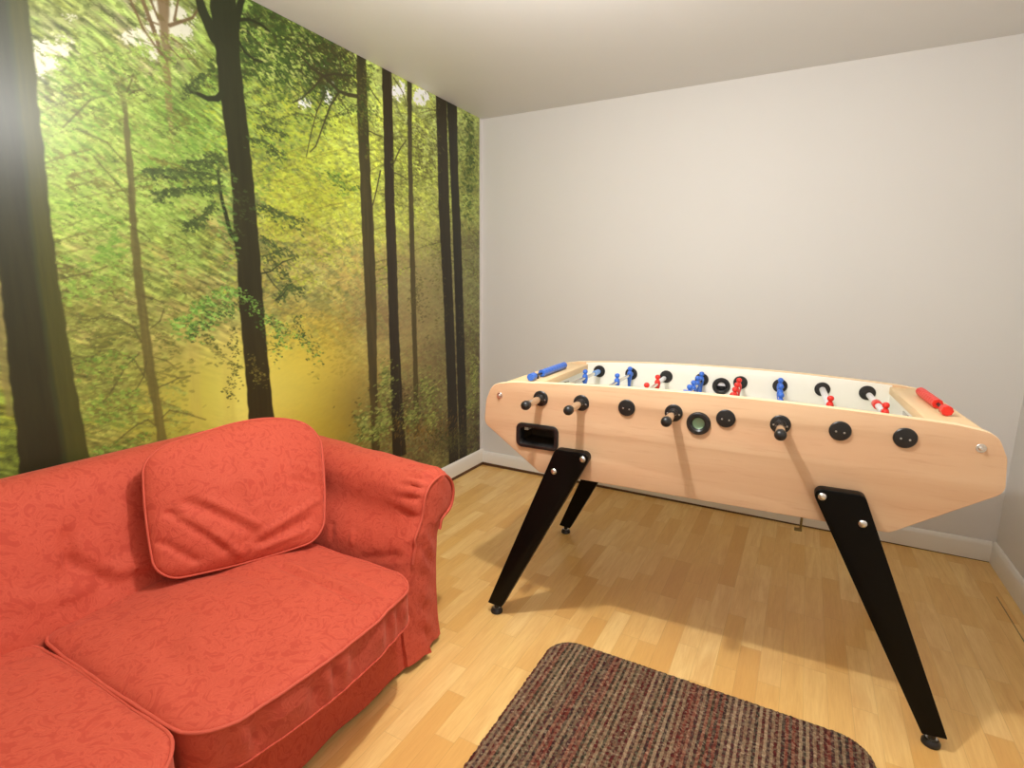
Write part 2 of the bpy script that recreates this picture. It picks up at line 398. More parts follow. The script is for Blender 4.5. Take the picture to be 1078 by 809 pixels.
# sun haze low down in the print, then tone corrections
hz = blob(225, 420, 60, 60) * 0.55 + blob(300, 410, 45, 45) * 0.3
blend(np.clip(hz * 1.2, 0, 0.7), (204, 196, 88))
IMG *= (1 + 0.30 * sm(PX, 285, 400) * sm(PY, 440, 380) + 0.16 * sm(PX, 170, 260) * sm(PY, 300, 380))[..., None]  # right side brightened to offset lamp falloff; lower centre is printed glow
IMG[..., 2] += 14 * sm(PX, 200, 280)
IMG *= 1 - sm(PX, 270, 210)[..., None] * np.array([0.09, 0.08, 0.14])

def row_iv(poly, zrow):
    p = [wall_pt(a, b) for a, b in poly]; zz = np.array([q[1] for q in p]); yy = np.array([q[0] for q in p]); o = np.argsort(zz)
    return np.interp(zrow, zz[o], yy[o]), zz.min(), zz.max()
def trunk(left, right, top_col, bot_col, alpha=1.0, soft=0.004, tex=0.1, side=0.0, low_fade=0.0, stripe=None):
    global IMG
    L, z0, z1 = row_iv(left, zs); R, z2, z3 = row_iv(right, zs)
    lo, hi = min(z0, z2), max(z1, z3)
    wob = (vnoise(zs / 0.03, zs * 0 + 3.3, 91) - 0.5) * 0.006
    L = (L + wob)[:, None]; R = (R + wob[::-1])[:, None]
    msk = sm(GY, L - soft, L + soft) * sm(GY, R + soft, R - soft) * ((GZ > lo - 0.02) | (lo < 0.3)) * ((GZ < hi + 0.005) | (hi > 1.95)) * (np.clip((hi - GZ) / 0.12, 0, 1) if hi < 1.95 else 1)
    t = np.clip((GZ - lo) / (hi - lo), 0, 1)[..., None]
    col = np.array(bot_col, float) * (1 - t) + np.array(top_col, float) * t
    k = np.clip((GY - L) / np.maximum(R - L, 1e-3), 0, 1)
    bark = fbm(0.012, 0.16, 101, 4, 0.6) - 0.5
    mod = 1 + tex * 2 * bark + side * (k - 0.5) * 2
    col = col * mod[..., None]
    if stripe:
        for a, b, sc, amt in stripe:
            q = sm(k, a - 0.05, a + 0.05) * sm(k, b + 0.05, b - 0.05) * amt
            col = col * (1 - q[..., None]) + q[..., None] * np.array(sc, float) * mod[..., None]
    al = alpha * msk * (1 - low_fade * np.clip(1 - t[..., 0] * 4, 0, 1))
    IMG = IMG * (1 - al[..., None]) + al[..., None] * col
def win(y0, y1, z0, z1, pad):
    i0, i1 = np.searchsorted(ys, [min(y0, y1) - pad, max(y0, y1) + pad]); j0, j1 = np.searchsorted(zs, [min(z0, z1) - pad, max(z0, z1) + pad])
    return slice(j0, j1), slice(i0, i1)
def stroke(pts, w0, w1, col, alpha=1.0):
    """branch along photo-traced points, widths in photo pixels"""
    global IMG
    P = [wall_pt(*p) for p in pts]; n = len(P) - 1
    for i in range(n):
        (ya, za), (yb, zb) = P[i], P[i + 1]
        q = wall_pt(pts[i][0], pts[i][1] + 1.0); k = abs(q[1] - za)
        ra = k * (w0 + (w1 - w0) * i / n) / 2; rb = k * (w0 + (w1 - w0) * (i + 1) / n) / 2
        ra = max(ra, 0.0022); rb = max(rb, 0.0022)
        s = win(ya, yb, za, zb, max(ra, rb) + 0.012)
        gy, gz = GY[s], GZ[s]
        if gy.size == 0: continue
        l2 = (yb - ya) ** 2 + (zb - za) ** 2 + 1e-12
        t = np.clip(((gy - ya) * (yb - ya) + (gz - za) * (zb - za)) / l2, 0, 1)
        d = np.hypot(gy - ya - t * (yb - ya), gz - za - t * (zb - za)); r = ra + (rb - ra) * t
        a = (alpha * np.clip((r - d) / 0.004 + 0.5, 0, 1))[..., None]
        IMG[s] = IMG[s] * (1 - a) + a * np.array(col, float)
def leaf(y, z, a, b, th, col, alpha):
    s = win(y, y, z, z, a + 0.004)
    gy, gz = GY[s] - y, GZ[s] - z
    if gy.size == 0: return
    u_ = (gy * math.cos(th) + gz * math.sin(th)) / a; v_ = (-gy * math.sin(th) + gz * math.cos(th)) / b
    q = (alpha * np.clip((1.15 - (u_ * u_ + v_ * v_)) * 2.2, 0, 1))[..., None]
    IMG[s] = IMG[s] * (1 - q) + q * np.array(col, float)
def leaves(cx, cy, rx, ry, n, cols, size=(0.010, 0.02), alpha=0.85, th=(-0.7, 0.2), clump=0):
    """leaves scattered in a photo-traced oval"""
    cents = [(rng.normal(cx, rx * 0.5), rng.normal(cy, ry * 0.5)) for _ in range(clump)] if clump else None
    for _ in range(n):
        if cents:
            c = cents[rng.integers(len(cents))]; px = rng.normal(c[0], rx * 0.18); py = rng.normal(c[1], ry * 0.18)
        else:
            px = rng.normal(cx, rx * 0.5); py = rng.normal(cy, ry * 0.5)
        if px < -5 or px > 503: continue
        y, z = wall_pt(px, py); a = rng.uniform(*size)
        c = np.array(cols[rng.integers(len(cols))], float) * rng.uniform(0.85, 1.15)
        a *= 0.85; leaf(y, z, a, a * rng.uniform(0.28, 0.48), rng.uniform(*th), c, alpha * rng.uniform(0.5, 0.95))
def spray(pts, n, cols, size=(0.009, 0.017), spread=4, alpha=0.9, stem=None, th=(-0.9, 0.1)):
    spread *= 1.5; n = int(n * 0.95); size = (size[0] * 0.62, size[1] * 0.68)
    """leaves hung along a twig"""
    if stem: stroke(pts, 1.6, 0.8, stem)
    P = np.array(pts, float); seg = np.hypot(*(P[1:] - P[:-1]).T); cs = np.concatenate([[0], np.cumsum(seg)])
    for _ in range(n):
        d = rng.uniform(0, cs[-1]); px = np.interp(d, cs, P[:, 0]) + rng.normal(0, spread * 0.5); py = np.interp(d, cs, P[:, 1]) + abs(rng.normal(0, spread)) - spread * 0.3
        y, z = wall_pt(px, py); a = rng.uniform(*size)
        c = np.array(cols[rng.integers(len(cols))], float) * rng.uniform(0.85, 1.15)
        leaf(y, z, a, a * rng.uniform(0.34, 0.5), rng.uniform(*th), c, alpha * rng.uniform(0.6, 1))
LG = [(162,188,84),(180,200,100),(136,168,68),(150,178,76)]
MG = [(120,160,62),(140,176,70),(104,140,54)]
DG = [(70,92,36),(56,76,32),(84,106,42)]
OL = [(110,112,48),(126,124,56),(96,96,44)]
YG = [(196,206,62),(206,206,76),(180,192,54)]
# far pale trunks
trunk([(164,-5),(168,40),(172,80),(178,150)], [(178,-5),(178,40),(180,80),(183,150)], (112,88,56), (140,126,76), 0.85, 0.006)
for p, a, b in [([(178,27),(190,23),(202,19),(208,10)],4,2), ([(148,-4),(160,28),(170,58)],5,5), ([(135,-4),(150,30),(168,56)],3,3), ([(183,22),(187,0)],3,2), ([(178,50),(190,62),(203,62)],2,1.5), ([(152,20),(166,26)],2,2),
                ([(158,0),(166,20)],3,3), ([(180,40),(196,52),(206,66)],2,1)]:
    stroke(p, a, b, (108, 86, 54), 0.9)
trunk([(192,300),(196,360),(200,445)], [(206,300),(209,360),(212,445)], (186,170,96), (196,180,82), 0.45, 0.012)
trunk([(231,330),(236,445)], [(243,330),(248,445)], (196,178,96), (202,184,78), 0.35, 0.012)
trunk([(-8,280),(-6,345),(4,420)], [(1,280),(6,345),(13,430)], (140,126,80), (130,124,66), 0.8, 0.006)
leaves(90, 190, 80, 70, 1500, LG, (0.008, 0.02), 0.55, (-0.75, -0.1), 60)
leaves(100, 110, 90, 70, 700, OL + MG, (0.008, 0.02), 0.5, (-0.9, -0.2), 50)
leaves(180, 190, 55, 90, 1300, LG, (0.008, 0.018), 0.6, (-0.7, 0.1), 50)
leaves(190, 150, 55, 60, 500, MG, (0.008, 0.016), 0.6, (-0.7, 0.1), 30)
leaves(120, 330, 80, 70, 700, [(170,180,84),(150,158,70),(184,190,90)], (0.009, 0.02), 0.45, (-0.5, 0.3), 40)
leaves(120, 400, 75, 60, 900, OL + [(150,160,70)], (0.008, 0.018), 0.5, (-0.3, 0.5), 40)
leaves(80, 330, 40, 30, 250, OL, (0.008, 0.018), 0.5, (-0.4, 0.4), 14)
leaves(300, 170, 60, 110, 1500, YG, (0.008, 0.018), 0.55, (-0.7, 0.3), 80)
leaves(345, 190, 45, 60, 900, YG, (0.008, 0.018), 0.55, (-0.7, 0.3), 60)
leaves(300, 140, 50, 80, 500, MG, (0.008, 0.016), 0.5, (-0.7, 0.3), 40)
leaves(435, 180, 45, 60, 900, [(160,172,64),(140,150,56),(120,126,50)], (0.010, 0.022), 0.6, (-0.7, 0.3), 60)
leaves(355, 350, 28, 60, 400, [(160,146,52),(140,130,48)], (0.009, 0.02), 0.3, (-0.5, 0.5), 30)
def twigs(n, x0, x1, y0, y1, slope, cols, stem, ln=(22, 55), per=30, sp=4.5, al=0.65):
    for _ in range(n):
        a, b = rng.uniform(x0, x1), rng.uniform(y0, y1); L = rng.uniform(*ln); dx = L * (1 if rng.random() < 0.5 else -1)
        sl = rng.uniform(*slope) * (1 if dx > 0 else 0.5)
        P = [(a + dx * t, b + L * sl * t + 5 * t * t) for t in (0, 0.35, 0.7, 1.0)]
        P = [(min(max(p[0], -4), 502), p[1]) for p in P]
        stroke(P, 1.3, 0.6, stem, 0.5); spray(P, per, [cols[rng.integers(len(cols))]] + cols[:2], (0.008, 0.016), sp, al)
twigs(80, 45, 225, 30, 290, (0.15, 0.6), LG + MG, (104, 100, 56))
twigs(30, 45, 225, 60, 420, (0.1, 0.5), OL + [(88, 96, 46)], (92, 86, 48), al=0.7)
twigs(34, 55, 170, 300, 470, (-0.1, 0.3), [(140, 152, 66), (166, 176, 84), (112, 120, 54)], (96, 90, 50))
twigs(60, 265, 420, 110, 300, (-0.1, 0.4), [(200, 206, 74), (178, 190, 58), (150, 164, 54), (128, 142, 50)], (120, 112, 48), (16, 40), 26, 4)
twigs(50, 400, 500, 110, 300, (-0.1, 0.4), [(170, 180, 74), (130, 138, 56), (98, 106, 46)], (80, 74, 38), (12, 28), 24, 4, 0.7)
twigs(26, 255, 385, 20, 120, (0.0, 0.5), [(84, 96, 44), (66, 78, 36), (120, 140, 60)], (64, 58, 34), (16, 40), 30, 4, 0.8)
# slim tree of the middle distance
trunk([(122,82),(129,120),(131,150),(134,190),(136,240),(141,300),(146,340),(152,390),(160,430),(166,466)],
      [(128,82),(135,120),(137,150),(141,190),(144,240),(151,300),(156,340),(163,390),(170,430),(176,466)], (92,86,50), (108,98,48), 0.88, 0.004, 0.15)
GB = (88, 82, 44)
for p, a, b in [([(133,97),(138,85),(140,78)],1.5,1), ([(135,100),(141,96),(152,95)],1.5,1), ([(137,240),(125,232),(105,222),(85,217),(60,214)],2,1), ([(139,240),(150,246),(157,252)],1.5,1),
                ([(148,360),(140,345),(128,337),(112,334),(95,336)],2,1), ([(154,400),(140,378),(120,368),(105,370),(92,380),(78,384)],1.8,1), ([(163,448),(155,442),(143,448),(130,458),(115,472)],1.8,1),
                ([(154,380),(150,398),(143,410),(132,416)],1.2,1), ([(150,312),(160,314),(172,320)],2,1), ([(146,372),(132,386),(118,410),(108,424)],1.4,1), ([(158,346),(168,338),(172,326)],1.3,1),
                ([(137,210),(120,190),(104,172),(98,165)],1.3,1), ([(135,175),(128,168),(112,150),(80,136)],1.3,1), ([(170,440),(178,432),(196,436),(216,442)],1.2,.8), ([(166,408),(176,404),(188,398),(200,396)],1.2,.8), ([(160,376),(175,380),(182,385)],1.2,.8),
                ([(95,105),(80,120),(66,134)],1.6,1), ([(60,294),(80,290),(104,284),(125,275)],1.4,1), ([(62,270),(85,280),(105,276)],1.4,1), ([(62,308),(84,304),(100,300)],1.2,1)]:
    stroke(p, a, b, GB, 0.75)
leaves(120, 262, 18, 14, 120, MG, (0.008, 0.015), 0.7, (-0.6, 0.3), 6)
for p, n in [([(60,214),(85,217),(115,228),(137,240)],160), ([(62,270),(90,278),(110,272),(135,262)],120), ([(65,300),(100,292),(130,280)],110), ([(70,312),(105,304),(135,296)],90)]:
    spray(p, n, MG + LG, (0.008, 0.015), 5, 0.7)
for p, n in [([(92,380),(110,370),(140,376)],120), ([(78,384),(100,390),(130,388)],90), ([(92,422),(115,416),(150,412)],160), ([(92,440),(110,436),(140,428)],140), ([(98,476),(118,470),(140,462),(160,458)],170)]:
    spray(p, n, OL + MG, (0.007, 0.014), 6, 0.7)
# canopy at the upper middle
leaves(300, 45, 45, 45, 1300, MG + OL, (0.008, 0.016), 0.7, (-0.9, 0.4), 70)
leaves(330, 62, 50, 44, 2600, DG + [(64,66,34)], (0.009, 0.017), 0.9, (-0.9, 0.4), 70)
leaves(272, 34, 28, 36, 1000, DG + [(64,66,34)], (0.009, 0.017), 0.9, (-0.9, 0.4), 26)
leaves(285, 75, 26, 22, 400, DG, (0.009, 0.016), 0.85, (-0.9, 0.4), 18)
leaves(300, 60, 50, 40, 350, [(186,206,96),(206,214,120)], (0.008, 0.015), 0.8, (-0.9, 0.4), 40)
leaves(350, 55, 40, 26, 450, [(64,62,34),(80,74,40)], (0.007, 0.014), 0.8, (-0.9, 0.4), 30)
leaves(355, 80, 34, 14, 300, [(64,62,34),(86,84,40)], (0.007, 0.013), 0.8, (-0.9, 0.4), 20)
BR = (66, 60, 36)
for p, a, b in [([(378,102),(366,100),(356,96),(340,80),(328,72),(317,60)],4.5,2.5), ([(340,80),(330,92),(318,103),(308,108)],2.2,1.4), ([(356,98),(347,112),(337,140),(332,154),(326,160)],2.2,1.2), ([(342,97),(333,118),(327,140),(322,165)],1.6,1),
                ([(340,80),(352,78),(372,80)],2.5,2), ([(358,104),(366,118),(371,132)],1,1), ([(384,84),(392,98),(400,109)],2,1.2), ([(414,82),(424,98),(428,112)],1.6,1), ([(388,138),(396,142),(402,144)],1.6,1),
                ([(400,180),(396,200),(392,216)],2,1.6), ([(414,172),(420,158),(427,148)],2,1.2), ([(415,182),(424,186),(428,190)],1.4,1)]:
    stroke(p, a, b, BR, 0.95)
leaves(358, 190, 28, 14, 160, MG + DG, (0.008, 0.015), 0.7, (-0.6, 0.3), 14)
spray([(300,98),(312,104),(322,100),(334,94)], 50, DG, (0.007, 0.012), 4, 0.7)
# dark trunks at the right
trunk([(374.8,50),(374.8,60),(375.5,119),(379,193),(378.8,200),(382.8,290),(387,379),(389.6,433),(391,470)], [(384,50),(384.5,64),(387,119),(390,193),(393,236),(396,325),(396.5,397),(398,451),(399,470)], (62,58,34), (78,64,32), 0.97, 0.005, 0.2, -0.05)
trunk([(401.2,60),(401.5,73),(403.4,144),(405,218),(408.6,325),(411.4,415),(413,475)], [(411.6,60),(411.8,78),(413.8,144),(415,218),(416.8,254),(419.3,343),(423,415),(427,475)], (52,43,27), (42,33,20), 0.98, 0.004, 0.18, 0.06)
trunk([(427.8,80),(428,87),(429,168),(430,218),(431.9,307),(434.4,379),(435.4,455)], [(433,80),(433,88),(433.6,168),(435.4,236),(438,343),(439.7,400),(441,455)], (58,52,32), (82,70,36), 0.92, 0.005, 0.15)
trunk([(458,98),(458.3,104),(460.3,168),(461.3,218),(462.3,236),(467,325),(470.6,415),(472,470)], [(469.5,98),(469.6,106),(472,193),(474,254),(477.7,343),(481,433),(482,470)], (52,45,30), (36,31,22), 0.98, 0.005, 0.14, 0.05)
trunk([(469.6,104),(473,168),(476,236),(479.5,343),(482,430),(483,455)], [(480.3,104),(480.6,113),(482.3,193),(484.6,236),(487.4,325),(490.3,415),(491,455)], (46,43,32), (34,30,22), 0.98, 0.005, 0.14, 0.05)
leaves(492, 165, 9, 60, 420, DG + [(120,124,48)], (0.012, 0.024), 0.75, (-0.9, 0.5), 40)
leaves(447, 160, 16, 50, 360, [(96,100,44),(84,80,40)], (0.009, 0.018), 0.65, (-0.9, 0.4), 30)
leaves(420, 160, 8, 60, 160, [(96,100,44),(140,150,56)], (0.009, 0.018), 0.65, (-0.9, 0.4), 20)
leaves(384, 110, 9, 50, 260, DG + OL, (0.008, 0.015), 0.75, (-0.9, 0.4), 20)
leaves(440, 320, 16, 30, 160, [(98,92,44),(84,80,40)], (0.009, 0.018), 0.55, (-0.5, 0.5), 14)
leaves(495, 340, 8, 80, 200, [(76,78,38),(98,98,44)], (0.010, 0.02), 0.5, (-0.5, 0.5), 24)
leaves(462, 290, 8, 40, 80, [(110,104,46)], (0.010, 0.02), 0.5, (-0.5, 0.5), 10)
# undergrowth
leaves(450, 450, 40, 18, 700, [(132,102,40),(110,84,34),(150,116,48)], (0.007, 0.016), 0.7, (0.4, 1.3))
leaves(478, 464, 26, 14, 900, [(66,68,32),(84,82,36),(104,96,42),(52,50,26)], (0.008, 0.016), 0.8, (-0.8, 0.8))
leaves(424, 430, 40, 34, 300, [(70,62,32),(58,52,28)], (0.009, 0.018), 0.6, (-0.8, 0.8))
PL = [(150,160,76),(172,178,94),(112,124,56),(96,104,48)]
for cx, cy, rx, ry, n in [(382,448,10,20,150), (406,408,8,26,160), (404,442,9,18,150), (432,438,10,16,170), (450,415,13,18,210), (455,440,10,14,120), (396,455,12,12,100), (499,395,5,20,120), (497,425,7,14,80)]:
    leaves(cx, cy, rx, ry, n, PL, (0.011, 0.021), 0.85, (-0.35, 0.45))
# big tree of the middle
TD, TB = (46, 50, 27), (58, 48, 25)
stroke([(207,-8),(213,12),(226,40)], 9, 16, TD); stroke([(256,-6),(252,6),(248,22)], 6, 9, TD)
trunk([(221,-10),(221,12),(224.6,42),(228,70),(230,95),(236,130),(240,165),(244,200),(245.6,252),(249,275),(251,320),(256,370),(260,420),(263,460)],
      [(247,-10),(248,8),(252.5,22),(251.5,35),(252.5,60),(256,95),(260,130),(264,165),(267,200),(270,230),(273,265),(276,310),(280,360),(284,400),(290,460)], TD, TB, 1.0, 0.004, 0.12, 0.03)
for p, a, b in [([(251,21),(262,20.5),(274,26),(283,33)],4,2.5), ([(251,44),(257,55),(267,63),(275,65)],3.5,2.5), ([(234,98),(228,104),(218,104),(206,98),(196,95)],7,3.5), ([(248,254),(242,245),(237,225),(233,210),(230,192),(229,180)],6,2.5),
                ([(275,288),(284,286),(297,276),(306,273)],1.8,1), ([(277,284),(288,300),(300,312)],1.2,1), ([(290,316),(297,311),(302,304)],2,1.2)]:
    stroke(p, a, b, TD, 1.0)
DK = [(72,88,42),(88,106,50),(62,74,36)]
for p, n in [([(232,186),(210,182),(180,180),(152,178)],220), ([(234,196),(212,198),(185,200),(160,204)],200), ([(228,172),(215,170),(192,172)],110), ([(236,170),(226,162),(216,166)],60),
             ([(226,212),(214,226),(205,234),(192,238)],150), ([(262,146),(278,148),(298,164)],120), ([(270,132),(284,136),(300,142)],70), ([(271,216),(290,222),(318,234)],170), ([(274,248),(285,256),(292,262)],50), ([(276,270),(284,268),(300,262),(314,272)],70),
             ([(285,272),(296,284),(304,292)],60), ([(292,314),(302,300),(318,306)],120), ([(196,94),(206,84),(214,78)],90)]:
    spray(p, n, DK, (0.008, 0.016), 4, 0.9, (70,72,40))
FG = [(110,158,60),(140,190,80),(84,124,48),(160,206,96)]
spray([(248,306),(232,304),(215,316),(195,336),(180,340)], 260, FG, (0.008, 0.016), 7, 0.9)
spray([(245,318),(230,326),(212,340),(198,346)], 220, FG + DK, (0.008, 0.016), 7, 0.9)
spray([(215,352),(224,358),(231,368)], 45, [(92,96,44)], (0.007, 0.012), 3, 0.95)
spray([(246,345),(244,370),(247,392),(244,408),(237,416)], 120, [(92,92,42),(76,84,38)], (0.007, 0.012), 5, 0.95)
spray([(250,305),(262,312),(272,322)], 60, FG, (0.007, 0.013), 5, 0.8)
spray([(270,325),(285,335),(296,350),(291,368)], 170, FG + DK, (0.008, 0.014), 6, 0.9)
spray([(278,330),(300,345),(318,352),(330,366),(335,375)], 150, FG + DK, (0.008, 0.014), 6, 0.9)
spray([(312,330),(316,350),(324,362)], 70, DK, (0.007, 0.013), 5, 0.9)
spray([(262,372),(272,392),(278,402)], 60, [(120,104,50),(140,130,60)], (0.007, 0.012), 5, 0.8)
leaves(240, 240, 14, 60, 120, FG, (0.008, 0.014), 0.6)
leaves(255, 215, 12, 26, 40, [(86,100,46)], (0.008, 0.014), 0.5)
# great trunk at the left
trunk([(-34,-20),(-26,60),(-14,170),(-3,270),(4,340),(10,400),(16,450),(21,505)], [(28,-20),(28.5,0),(36,60),(41,120),(48,180),(54,240),(60,290),(67,330),(78,400),(88,450),(98,505)], (58,60,38), (50,46,26), 1.0, 0.004, 0.10,
      stripe=[(0.66, 1.0, (78,78,34), 0.85), (0.60, 0.66, (66,74,42), 0.6), (0.74, 0.78, (66,66,34), 0.5)])
IMG = np.clip(IMG, 8, 255)
me = bpy.data.meshes.new('forest_mural')
nv = NY * NZ
co = np.zeros((nv, 3)); co[:, 0] = 0.003; co[:, 1] = GY.ravel(); co[:, 2] = GZ.ravel()
idx = np.arange(nv).reshape(NZ, NY)
quads = np.stack([idx[:-1, :-1], idx[:-1, 1:], idx[1:, 1:], idx[1:, :-1]], -1).reshape(-1, 4)
nf = len(quads)
me.vertices.add(nv); me.vertices.foreach_set('co', co.ravel())
me.loops.add(nf * 4); me.loops.foreach_set('vertex_index', quads.ravel().astype(np.int32))
me.polygons.add(nf); me.polygons.foreach_set('loop_start', np.arange(0, nf * 4, 4, dtype=np.int32))
me.polygons.foreach_set('loop_total', np.full(nf, 4, dtype=np.int32))
me.update(calc_edges=True)
ca = me.color_attributes.new('ink', 'FLOAT_COLOR', 'POINT')
lin = np.ones((nv, 4)); lin[:, :3] = np.clip(s2l(IMG.reshape(-1, 3) / 255.0) * np.array([0.97, 0.985, 1.0]) * (0.96 - 0.15 * (sm(PX, 120, 200) * sm(PX, 430, 330) * sm(PY, 400, 300)).reshape(-1, 1) - 0.10 * (sm(PX, 60, 120) * sm(PX, 430, 330) * sm(PY, 440, 400)).reshape(-1, 1)), 0, 0.95)  # print darkened across the middle to offset the lamp's stronger light there
ca.data.foreach_set('color', lin.astype(np.float32).ravel())
M_MURAL = mat('printed_mural_paper', (0.5, 0.5, 0.5, 1), 0.36, spec=0.32)
an = nd(M_MURAL, 'ShaderNodeVertexColor'); an.layer_name = 'ink'
lk(M_MURAL, an.outputs['Color'], bsdf(M_MURAL).inputs['Base Color'])
mural = link_mesh('forest_mural', me, M_MURAL)
tag(mural, 'wallpaper mural of sunlit green woodland with dark tree trunks covering left wall', 'mural')

# ------------------------------------------------------------------ sofa
def nz(p, s, seed=0.0):
    return noise.noise(Vector((p[0] * s + seed, p[1] * s + seed * 1.7, p[2] * s - seed)))
def ridge(a, b, p, q, wid, amp):
    """signed fold along the segment p-q in (a, b) space"""
    dx, dy = q[0] - p[0], q[1] - p[1]; l2 = dx * dx + dy * dy
    t = ((a - p[0]) * dx + (b - p[1]) * dy) / l2
    tt = min(max(t, 0), 1)
    d = math.hypot(a - p[0] - tt * dx, b - p[1] - tt * dy)
    return amp * math.exp(-(d / wid) ** 2)
def grid_mesh(name, rows, m, parent, cyc_u=False, caps=False, angle=70):
    bm = bmesh.new(); V = [[bm.verts.new(p) for p in r] for r in rows]
    n = len(V[0])
    for r0, r1 in zip(V, V[1:]):
        for k in range(n if cyc_u else n - 1):
            l = (k + 1) % n; bm.faces.new((r0[k], r0[l], r1[l], r1[k]))
    if caps: bm.faces.new(V[0]); bm.faces.new(V[-1][::-1])
    bmesh.ops.recalc_face_normals(bm, faces=bm.faces)
    return from_bm(name, bm, m, parent, angle=angle)
def resample(pts, n, closed=False):
    P = [Vector(p) for p in pts] + ([Vector(pts[0])] if closed else [])
    L = [0]
    for a, b in zip(P, P[1:]): L.append(L[-1] + (b - a).length)
    out = []
    for k in range(n):
        d = L[-1] * k / (n if closed else n - 1); i = 0
        while i < len(L) - 2 and L[i + 1] < d: i += 1
        t = (d - L[i]) / max(L[i + 1] - L[i], 1e-9); out.append(P[i].lerp(P[i + 1], t))
    return out
def spline(pts, n, closed=False):
    """Catmull-Rom through the points, then evenly spaced"""
    P = [Vector(p) for p in pts]; N = len(P); o = []
    for i in range(N if closed else N - 1):
        p0 = P[i - 1] if (closed or i > 0) else P[0]; p1 = P[i]; p2 = P[(i + 1) % N]; p3 = P[(i + 2) % N] if (closed or i < N - 2) else P[-1]
        for k in range(10):
            t = k / 10.0
            o.append(0.5 * ((2 * p1) + (p2 - p0) * t + (2 * p0 - 5 * p1 + 4 * p2 - p3) * t * t + (3 * p1 - p0 - 3 * p2 + p3) * t ** 3))
    if not closed: o.append(P[-1])
    return resample(o, n, closed)

SX, SY = 0.46, -2.72                                     # sofa's middle on the floor
sofa = empty('sofa', (SX, SY, 0))
tag(sofa, 'red damask rolled-arm sofa in a loose slipcover against the forest mural', 'sofa')
def loc(p): return (p[0] - SX, p[1] - SY, p[2])
Y_IN, Y_OUT = -1.975, -1.775
# base with slipcover skirt
def base_rows():
    rows = []
    for k in range(121):
        y = -3.47 + (3.47 - 1.97) * k / 120
        r = []
        for j in range(15):
            t = j / 14; z = 0.018 + 0.28 * t
            x = 0.905 + 0.010 * (1 - t) ** 2 - 0.012 * t + 0.006 * nz((0, y, z * 0.35), 7) * (1 - 0.5 * t) + 0.004 * math.sin(y * 31 + 1.3 * math.sin(y * 7)) * (1 - t)
            r.append(loc((x, y, z)))
        r.append(loc((0.60, y, 0.30))); r.append(loc((0.10, y, 0.30))); r.append(loc((0.05, y, 0.02)))
        rows.append(r)
    return rows
grid_mesh('base_skirt', base_rows(), M_SOFA, sofa)
# backrest
def back_rows():
    prof = spline([(0.36, 0.28), (0.335, 0.40), (0.285, 0.50), (0.235, 0.62), (0.205, 0.70), (0.165, 0.745), (0.115, 0.762), (0.06, 0.752), (0.025, 0.71), (0.02, 0.60), (0.02, 0.02)], 64)
    rows = []
    for k in range(181):
        y = -3.52 + (3.52 - 1.975) * k / 180; r = []
        for q in prof:
            x, z = q.x, q.y; d = 0
            if x > 0.08:
                f = min(1, (x - 0.08) / 0.1)
                d = 0.010 * nz((0, y * 0.6, z * 0.6), 6, 3.1) + 0.004 * nz((0, y, z), 17, 1.0)
                d += ridge(y, z, (-2.60, 0.60), (-2.61, 0.53), 0.018, -0.018) + ridge(y, z, (-2.61, 0.53), (-2.55, 0.46), 0.018, -0.022) + ridge(y, z, (-2.55, 0.46), (-2.44, 0.43), 0.018, -0.010)
                d += ridge(y, z, (-2.52, 0.475), (-2.36, 0.45), 0.020, 0.019) + ridge(y, z, (-2.75, 0.50), (-2.62, 0.455), 0.02, 0.010) + ridge(y, z, (-2.66, 0.44), (-2.50, 0.42), 0.013, -0.010)
                d *= f
                bul = 0.012 * math.sin(PI * min(max((z - 0.38) / 0.36, 0), 1)) 
                d += bul * f
            r.append(loc((x + d, y, z + 0.25 * d * (1 if z > 0.7 else 0))))
        rows.append(r)
    return rows
grid_mesh('backrest', back_rows(), M_SOFA, sofa, caps=True)
